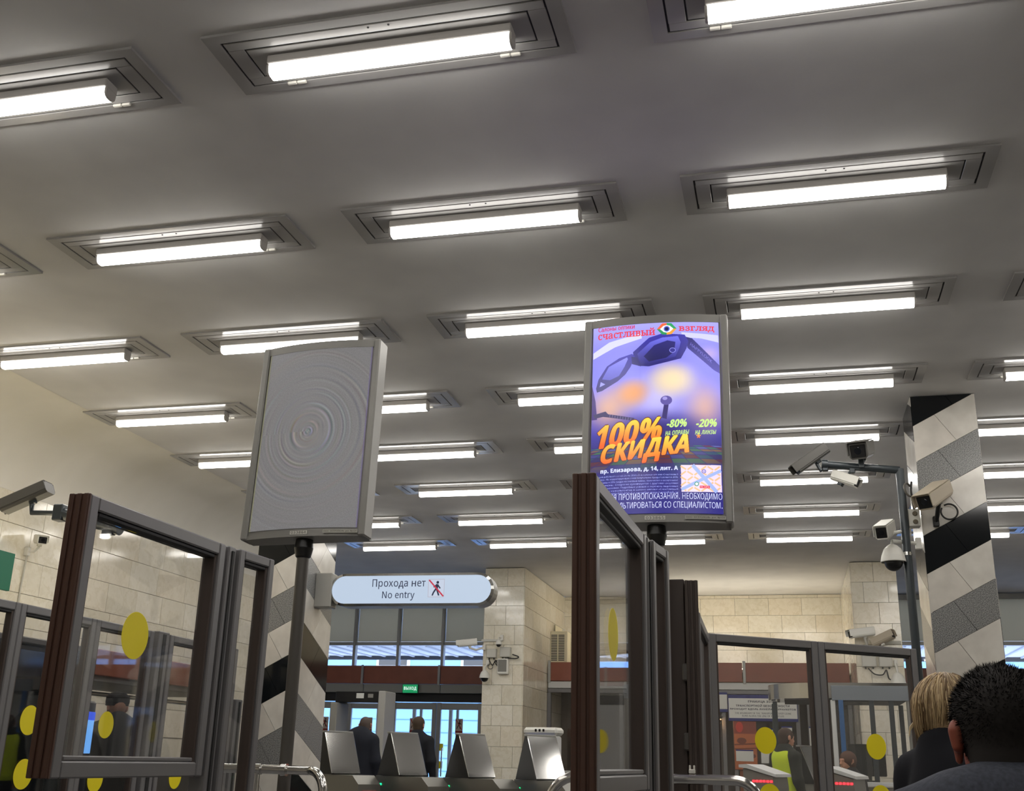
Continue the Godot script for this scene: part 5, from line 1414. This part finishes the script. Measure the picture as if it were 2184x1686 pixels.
func person(label: String, at: Vector3, turn: float, H: float, look: Dictionary) -> Node3D:
	# built facing local -z
	var o := thing("person", label, "person", at, turn)
	var s := H / 1.74
	var tilt: Vector3 = look.get("tilt", Vector3.ZERO) # head offset
	var hc := (Vector3(0, 1.615, -0.02) + tilt) * s
	var cell: float = look.get("cell", 0.014)
	var mb := MB.new()
	var f := Field.new(Vector3(-0.36, -0.02, -0.3) * s, Vector3(0.36, 1.56, 0.3) * s, cell, 0.012)
	for q in [-1, 1]:
		f.bone(Vector3(q * 0.09, 0.9, 0) * s, Vector3(q * 0.095, 0.49, -0.01) * s, 0.08 * s, 0.055 * s)
		f.bone(Vector3(q * 0.095, 0.49, -0.01) * s, Vector3(q * 0.1, 0.09, 0.02) * s, 0.055 * s, 0.036 * s)
		f.bone(Vector3(q * 0.1, 0.05, 0.03) * s, Vector3(q * 0.11, 0.035, -0.12) * s, 0.035 * s, 0.028 * s)
		f.bone(Vector3(q * 0.18, 1.41, 0.01) * s, Vector3(q * 0.235, 1.13, 0.03) * s, 0.048 * s, 0.038 * s)
		f.bone(Vector3(q * 0.235, 1.13, 0.03) * s, Vector3(q * 0.245, 0.885, -0.05) * s, 0.037 * s, 0.025 * s)
	f.bone(Vector3(0, 0.95, 0) * s, Vector3(0, 1.12, 0) * s, 0.13 * s, 0.12 * s, Vector3(1, 1, 1.35))
	f.bone(Vector3(0, 1.12, 0) * s, Vector3(0, 1.36, 0.01) * s, 0.12 * s, 0.15 * s, Vector3(1, 1, 1.4))
	f.bone(Vector3(0, 1.4, 0.015) * s, hc - Vector3(0, 0.06, -0.015) * s, 0.062 * s, 0.055 * s)
	f.add_to(mb)
	var hcell: float = look.get("head_cell", 0.008)
	f = Field.new(hc - Vector3(0.12, 0.2, 0.14) * s, hc + Vector3(0.12, 0.15, 0.14) * s, hcell, 0.007)
	f.egg(hc + Vector3(0, 0.03, 0.012) * s, Vector3(0.074, 0.088, 0.094) * s)
	f.egg(hc + Vector3(0, -0.035, -0.03) * s, Vector3(0.058, 0.078, 0.058) * s)
	f.bone(hc + Vector3(0, 0.0, -0.085) * s, hc + Vector3(0, -0.035, -0.104) * s, 0.009 * s, 0.014 * s)
	f.bone(hc + Vector3(-0.03, 0.014, -0.078) * s, hc + Vector3(0.03, 0.014, -0.078) * s, 0.011 * s, 0.011 * s)
	f.bone(hc + Vector3(-0.022, -0.07, -0.078) * s, hc + Vector3(0.022, -0.07, -0.078) * s, 0.008 * s, 0.008 * s)
	f.bone(hc + Vector3(0, -0.05, 0.02) * s, hc + Vector3(0, -0.16, 0.03) * s, 0.055 * s, 0.056 * s)
	for q in [-1, 1]:
		var e := hc + Vector3(q * 0.083, -0.012, 0.008) * s
		f.bone(e + Vector3(0, 0.026, 0.008) * s, e + Vector3(-q * 0.004, -0.024, -0.004) * s, 0.015 * s, 0.009 * s, Vector3(1.6, 1, 1))
		f.bone(e + Vector3(q * 0.004, 0.022, 0.016) * s, e + Vector3(q * 0.004, -0.004, 0.02) * s, 0.008 * s, 0.007 * s)
	f.add_to(mb)
	for q in [-1, 1]:
		hand(mb, Vector3(q * 0.245, 0.885, -0.05) * s, Vector3(0, -0.97, -0.22).normalized(), Vector3(-q, 0, 0), s)
	part(o, "figure", mb, look.get("skin", M.skin))
	# clothes
	var g := 0.022
	mb = MB.new()
	f = Field.new(Vector3(-0.3, 0.0, -0.26) * s, Vector3(0.3, 1.05, 0.26) * s, cell, 0.014)
	for q in [-1, 1]:
		f.bone(Vector3(q * 0.09, 0.92, 0) * s, Vector3(q * 0.098, 0.49, -0.01) * s, 0.095 * s, 0.075 * s)
		f.bone(Vector3(q * 0.098, 0.49, -0.01) * s, Vector3(q * 0.1, 0.08, 0.01) * s, 0.075 * s, 0.06 * s)
	f.bone(Vector3(-0.05, 0.95, 0) * s, Vector3(0.05, 0.95, 0) * s, 0.11 * s, 0.11 * s)
	f.add_to(mb)
	part(o, "trousers", mb, look.get("trousers", paint(C(28, 28, 34), 0.9)))
	mb = MB.new()
	f = Field.new(Vector3(-0.2, -0.02, -0.26) * s, Vector3(0.2, 0.16, 0.16) * s, 0.01, 0.006)
	for q in [-1, 1]:
		f.bone(Vector3(q * 0.1, 0.05, 0.04) * s, Vector3(q * 0.112, 0.04, -0.15) * s, 0.045 * s, 0.038 * s)
		f.bone(Vector3(q * 0.1, 0.1, 0.025) * s, Vector3(q * 0.1, 0.05, 0.03) * s, 0.045 * s, 0.045 * s)
	f.add_to(mb)
	part(o, "shoes", mb, M.black)
	mb = MB.new()
	var bulk: float = look.get("bulk", 1.0)
	var drop: float = look.get("hem", 0.86)
	f = Field.new(Vector3(-0.42, drop - 0.2, -0.34) * s, Vector3(0.42, 1.68, 0.34) * s, look.get("coat_cell", cell), 0.016)
	f.bone(Vector3(0, drop, 0) * s, Vector3(0, 1.12, 0) * s, 0.175 * s * bulk, 0.165 * s * bulk, Vector3(1, 1, 1.3))
	f.bone(Vector3(0, 1.12, 0) * s, Vector3(0, 1.36, 0.012) * s, 0.165 * s * bulk, 0.18 * s * bulk, Vector3(1, 1, 1.35))
	for q in [-1, 1]:
		var sg: float = look.get("shrug", 0.0)
		f.bone(Vector3(q * 0.06, 1.42 + sg, 0.012) * s, Vector3(q * 0.178, 1.395 + sg, 0.012) * s, 0.075 * s * bulk, 0.07 * s * bulk)
		f.bone(Vector3(q * 0.185, 1.39, 0.012) * s, Vector3(q * 0.25, 1.13, 0.035) * s, 0.074 * s * bulk, 0.06 * s * bulk)
		f.bone(Vector3(q * 0.25, 1.13, 0.035) * s, Vector3(q * 0.248, 0.9, -0.045) * s, 0.06 * s * bulk, 0.044 * s * bulk)
	var nk: float = look.get("collar", 0.075)
	f.bone(Vector3(0, 1.41, 0.02) * s, Vector3(0, 1.41 + nk, 0.02) * s + tilt * 0.5, 0.095 * s, 0.082 * s)
	if look.has("hood"):
		f.bone(Vector3(-0.1, 1.47, 0.07) * s, Vector3(0.12, 1.48, 0.07) * s, 0.085 * s, 0.085 * s)
		f.bone(Vector3(-0.08, 1.36, 0.13) * s, Vector3(0.08, 1.36, 0.13) * s, 0.07 * s, 0.07 * s)
	f.add_to(mb)
	part(o, "jacket", mb, look.jacket)
	o.set_meta("head", hc)
	o.set_meta("size", s)
	return o

func short_hair(o: Node3D, m: Material, r: Vector3, off: Vector3, strands: int, length: float, cell := 0.008, nape := 0.07) -> void:
	var hc: Vector3 = o.get_meta("head")
	var s: float = o.get_meta("size")
	var mb := MB.new()
	var f := Field.new(hc - Vector3(0.14, 0.16, 0.16) * s, hc + Vector3(0.14, 0.18, 0.18) * s, cell, 0.008)
	var c := hc + off * s
	f.egg(c, r * s)
	f.egg(hc + Vector3(0, -nape * 0.5, 0.045) * s, Vector3(0.068, nape, 0.062) * s)
	f.add_to(mb)
	var rg := RandomNumberGenerator.new()
	rg.seed = 21
	for k in strands:
		var d := Vector3(rg.randfn(), rg.randfn(), rg.randfn()).normalized()
		if d.y < -0.75 or (d.z < -0.35 and d.y < 0.35): continue
		var p := c + d * r * s * 0.97
		if d.y < -0.1: p.z = maxf(p.z, hc.z + 0.01)
		var flow := (d + Vector3(rg.randf_range(-0.5, 0.5), rg.randf_range(-0.3, 0.35), rg.randf_range(-0.3, 0.5)) + Vector3(0, -0.4, 0.3) * (1.0 - d.y)).normalized()
		var l := length * rg.randf_range(0.5, 1.2)
		var sd := flow.cross(Vector3(rg.randfn(), rg.randfn(), rg.randfn())).normalized() * 0.0011
		mb.tri(p - sd, p + sd, p + flow * l, d, d, d)
	part(o, "hair", mb, m)

func people() -> void:
	var navy := paint(C(24, 28, 40), 0.85)
	var hair_grey := paint(C(120, 104, 92), 0.8)
	# man at the turnstiles, broad, stooping
	var a := person("stocky man in a dark navy jacket, seen from behind at the turnstiles", Vector3(-5.58, 0, -14.3), 0.1, 1.68, {"jacket": navy, "bulk": 1.22, "tilt": Vector3(0.05, -0.02, -0.06), "collar": 0.1, "skin": paint(C(190, 128, 104), 0.55)})
	short_hair(a, paint(C(88, 76, 70), 0.75), Vector3(0.079, 0.089, 0.099), Vector3(0, 0.03, 0.018), 300, 0.006, 0.008, 0.06)
	var b := person("younger man with short fair hair and yellow print on his dark jacket", Vector3(-5.2, 0, -15.6), -0.12, 1.71, {"jacket": paint(C(22, 24, 32), 0.85), "bulk": 1.02, "collar": 0.09})
	short_hair(b, paint(C(74, 60, 46), 0.8), Vector3(0.086, 0.097, 0.106), Vector3(0, 0.035, 0.015), 400, 0.008)
	var p := Print.new(160, 60, C(22, 24, 32))
	p.text("БЕЗОПАСНОСТЬ", 6, 6, 148, 18, C(190, 170, 40), Color(0, 0, 0, 0), 0, 0, "Droid Sans", true)
	p.text("МЕТРО", 50, 34, 64, 18, C(190, 170, 40), Color(0, 0, 0, 0), 0, 0, "Droid Sans", true)
	var q := MB.new()
	for k in 6:
		var x0 := -0.13 + 0.26 * k / 6.0
		var x1 := -0.13 + 0.26 * (k + 1) / 6.0
		var z0 := 0.158 - 1.3 * x0 * x0
		var z1 := 0.158 - 1.3 * x1 * x1
		q.tri(Vector3(x0, 1.16, z0), Vector3(x1, 1.16, z1), Vector3(x1, 1.26, z1), Vector3.BACK, Vector3.BACK, Vector3.BACK, Vector2(k / 6.0, 1), Vector2((k + 1) / 6.0, 1), Vector2((k + 1) / 6.0, 0))
		q.tri(Vector3(x0, 1.16, z0), Vector3(x1, 1.26, z1), Vector3(x0, 1.26, z0), Vector3.BACK, Vector3.BACK, Vector3.BACK, Vector2(k / 6.0, 1), Vector2((k + 1) / 6.0, 0), Vector2(k / 6.0, 0))
	part(b, "back_print", q, printed(p, 0.0, 0.8))
	# person in cap behind the left partition
	var c := person("person in a dark cap and dark coat behind the left glass partition", Vector3(-5.36, 0, -8.3), 0.9, 1.6, {"jacket": paint(C(30, 29, 32), 0.9), "bulk": 1.12, "tilt": Vector3(0, -0.01, -0.06), "collar": 0.09})
	var hc: Vector3 = c.get_meta("head")
	part(c, "cap", MB.new().lathe([Vector2(0.088, 0.02), Vector2(0.096, 0.05), Vector2(0.094, 0.09), Vector2(0.06, 0.125), Vector2(0.0, 0.135)], 20, hc).prism(PackedVector2Array([Vector2(-0.07, -0.06), Vector2(-0.05, -0.15), Vector2(0.05, -0.15), Vector2(0.07, -0.06)]), 0.0, 0.012, Transform3D(Basis(Vector3.RIGHT, Vector3(0, 0, 1), Vector3.DOWN), hc + Vector3(0, 0.04, 0))), paint(C(26, 25, 27), 0.9))
	# attendants behind the slanting partition
	var d := person("attendant in a bright yellow vest behind the partition, half hidden by a yellow dot", Vector3(-0.06, 0, -12.9), -0.9, 1.56, {"jacket": paint(C(34, 36, 30), 0.9), "bulk": 0.98})
	short_hair(d, paint(C(70, 52, 42), 0.8), Vector3(0.084, 0.09, 0.102), Vector3(0, 0.035, 0.015), 300, 0.01)
	var mb := MB.new()
	var s: float = d.get_meta("size")
	var f := Field.new(Vector3(-0.34, 0.74, -0.28) * s, Vector3(0.34, 1.5, 0.28) * s, 0.014, 0.014)
	f.bone(Vector3(0, 0.92, 0) * s, Vector3(0, 1.12, 0) * s, 0.19 * s, 0.18 * s, Vector3(1, 1, 1.28))
	f.bone(Vector3(0, 1.12, 0) * s, Vector3(0, 1.34, 0.012) * s, 0.18 * s, 0.19 * s, Vector3(1, 1, 1.3))
	for k in [-1, 1]:
		f.bone(Vector3(k * 0.07, 1.41, 0.012) * s, Vector3(k * 0.15, 1.4, 0.012) * s, 0.082 * s, 0.078 * s)
	f.add_to(mb)
	part(d, "safety_vest", mb, paint(C(206, 226, 40), 0.7))
	var e := person("brown haired person seated low behind the counter near the blue post", Vector3(0.62, -0.22, -13.55), 2.2, 1.56, {"jacket": paint(C(30, 28, 30), 0.9)})
	short_hair(e, paint(C(84, 54, 40), 0.7), Vector3(0.094, 0.105, 0.11), Vector3(0, 0.02, 0.02), 500, 0.02, 0.008, 0.11)
	# woman ahead on the step
	var woman := person("woman with tousled blond bob and dark coat, just ahead on the steps", Vector3(0.46, -0.2, -3.55), -1.0, 1.625, {"jacket": paint(C(14, 15, 24), 0.95), "collar": 0.11, "shrug": 0.05, "bulk": 0.84, "cell": 0.014, "coat_cell": 0.011, "hem": 0.7, "tilt": Vector3(-0.035, -0.005, -0.02)})
	blond_hair(woman)
	# man right in front
	var man_skin := paint(C(150, 78, 58), 0.5)
	var man_cloth := grained(noise_tex(0.03, 5, [[0.0, C(44, 47, 57)], [0.5, C(62, 66, 78)], [1.0, C(80, 84, 96)]], 41), Color.WHITE, 5.0, 0.9)
	man_skin.subsurf_scatter_enabled = true; man_skin.subsurf_scatter_strength = 0.15
	var man := person("man with short dark hair and grey jacket at the lower right corner", Vector3(0.372, -0.4, -2.16), 0.12, 1.735, {"jacket": man_cloth, "bulk": 1.1, "shrug": 0.05, "cell": 0.014, "coat_cell": 0.010, "head_cell": 0.004, "collar": 0.075, "tilt": Vector3(0, -0.004, -0.015), "skin": man_skin, "hood": true})
	short_hair(man, paint(C(38, 33, 31), 0.75), Vector3(0.084, 0.094, 0.106), Vector3(0, 0.032, 0.012), 16000, 0.013, 0.006, 0.075)

func blond_hair(o: Node3D) -> void:
	var hc: Vector3 = o.get_meta("head")
	var s: float = o.get_meta("size")
	var mb := MB.new()
	var f := Field.new(hc - Vector3(0.16, 0.2, 0.17) * s, hc + Vector3(0.16, 0.18, 0.19) * s, 0.008, 0.01)
	f.egg(hc + Vector3(0, 0.03, 0.015) * s, Vector3(0.088, 0.095, 0.106) * s)
	f.egg(hc + Vector3(0, -0.04, 0.035) * s, Vector3(0.085, 0.085, 0.08) * s)
	mb.tint = C(150, 122, 88).srgb_to_linear()
	f.add_to(mb)
	var rg := RandomNumberGenerator.new()
	rg.seed = 33
	var c := hc + Vector3(0, 0.025, 0.015) * s
	for k in 520:
		var az := rg.randf_range(-0.35, PI + 0.35) # round the sides and the back, local +z is the back
		var dir := Vector3(cos(az), 0, sin(az))
		var start := rg.randf_range(0.05, 0.9)
		var stop := rg.randf_range(1.9, 2.35)
		var r := Vector3(0.094, 0.104, 0.112) * s * rg.randf_range(0.97, 1.06)
		var sway := rg.randf_range(-0.25, 0.35)
		var pts := []
		for j in 9:
			var t := lerpf(start, stop, j / 8.0)
			var dd := dir.rotated(Vector3.UP, sway * t * 0.35)
			var q := c + Vector3(dd.x * sin(t) * r.x, cos(t) * r.y, dd.z * sin(t) * r.z)
			if t > 1.7:
				q += Vector3(-0.016, -0.03, 0.01) * s * (t - 1.7) * 1.6
			q += Vector3(sin(j * 1.3 + k), cos(j * 1.1 + k * 2.0), sin(j * 0.9 + k * 3.0)) * 0.0015
			pts.append(q)
		var tone := rg.randf()
		mb.tint = C(120, 94, 64).lerp(C(232, 206, 160), tone).srgb_to_linear()
		mb.tube(pts, 0.0034, 4, 0.0008, false)
	mb.tint = C(226, 204, 160).srgb_to_linear()
	for j in 3:
		var sd := (o.basis.inverse() * Vector3(-1, 0, 0.15)).normalized()
		var e := hc + (sd * 0.088 + Vector3(0, -0.03 - 0.005 * j, 0)) * s
		mb.tube([e, e + sd * 0.016 + Vector3(0, 0.012, 0), e + sd * 0.034 + Vector3(0, 0.01, 0), e + sd * 0.046 + Vector3(0, -0.004, 0), e + sd * 0.05 + Vector3(0, -0.022, 0)], 0.004, 5, 0.001, false)
	var m := paint(Color.WHITE, 0.45)
	m.vertex_color_use_as_albedo = true
	part(o, "hair", mb, m)
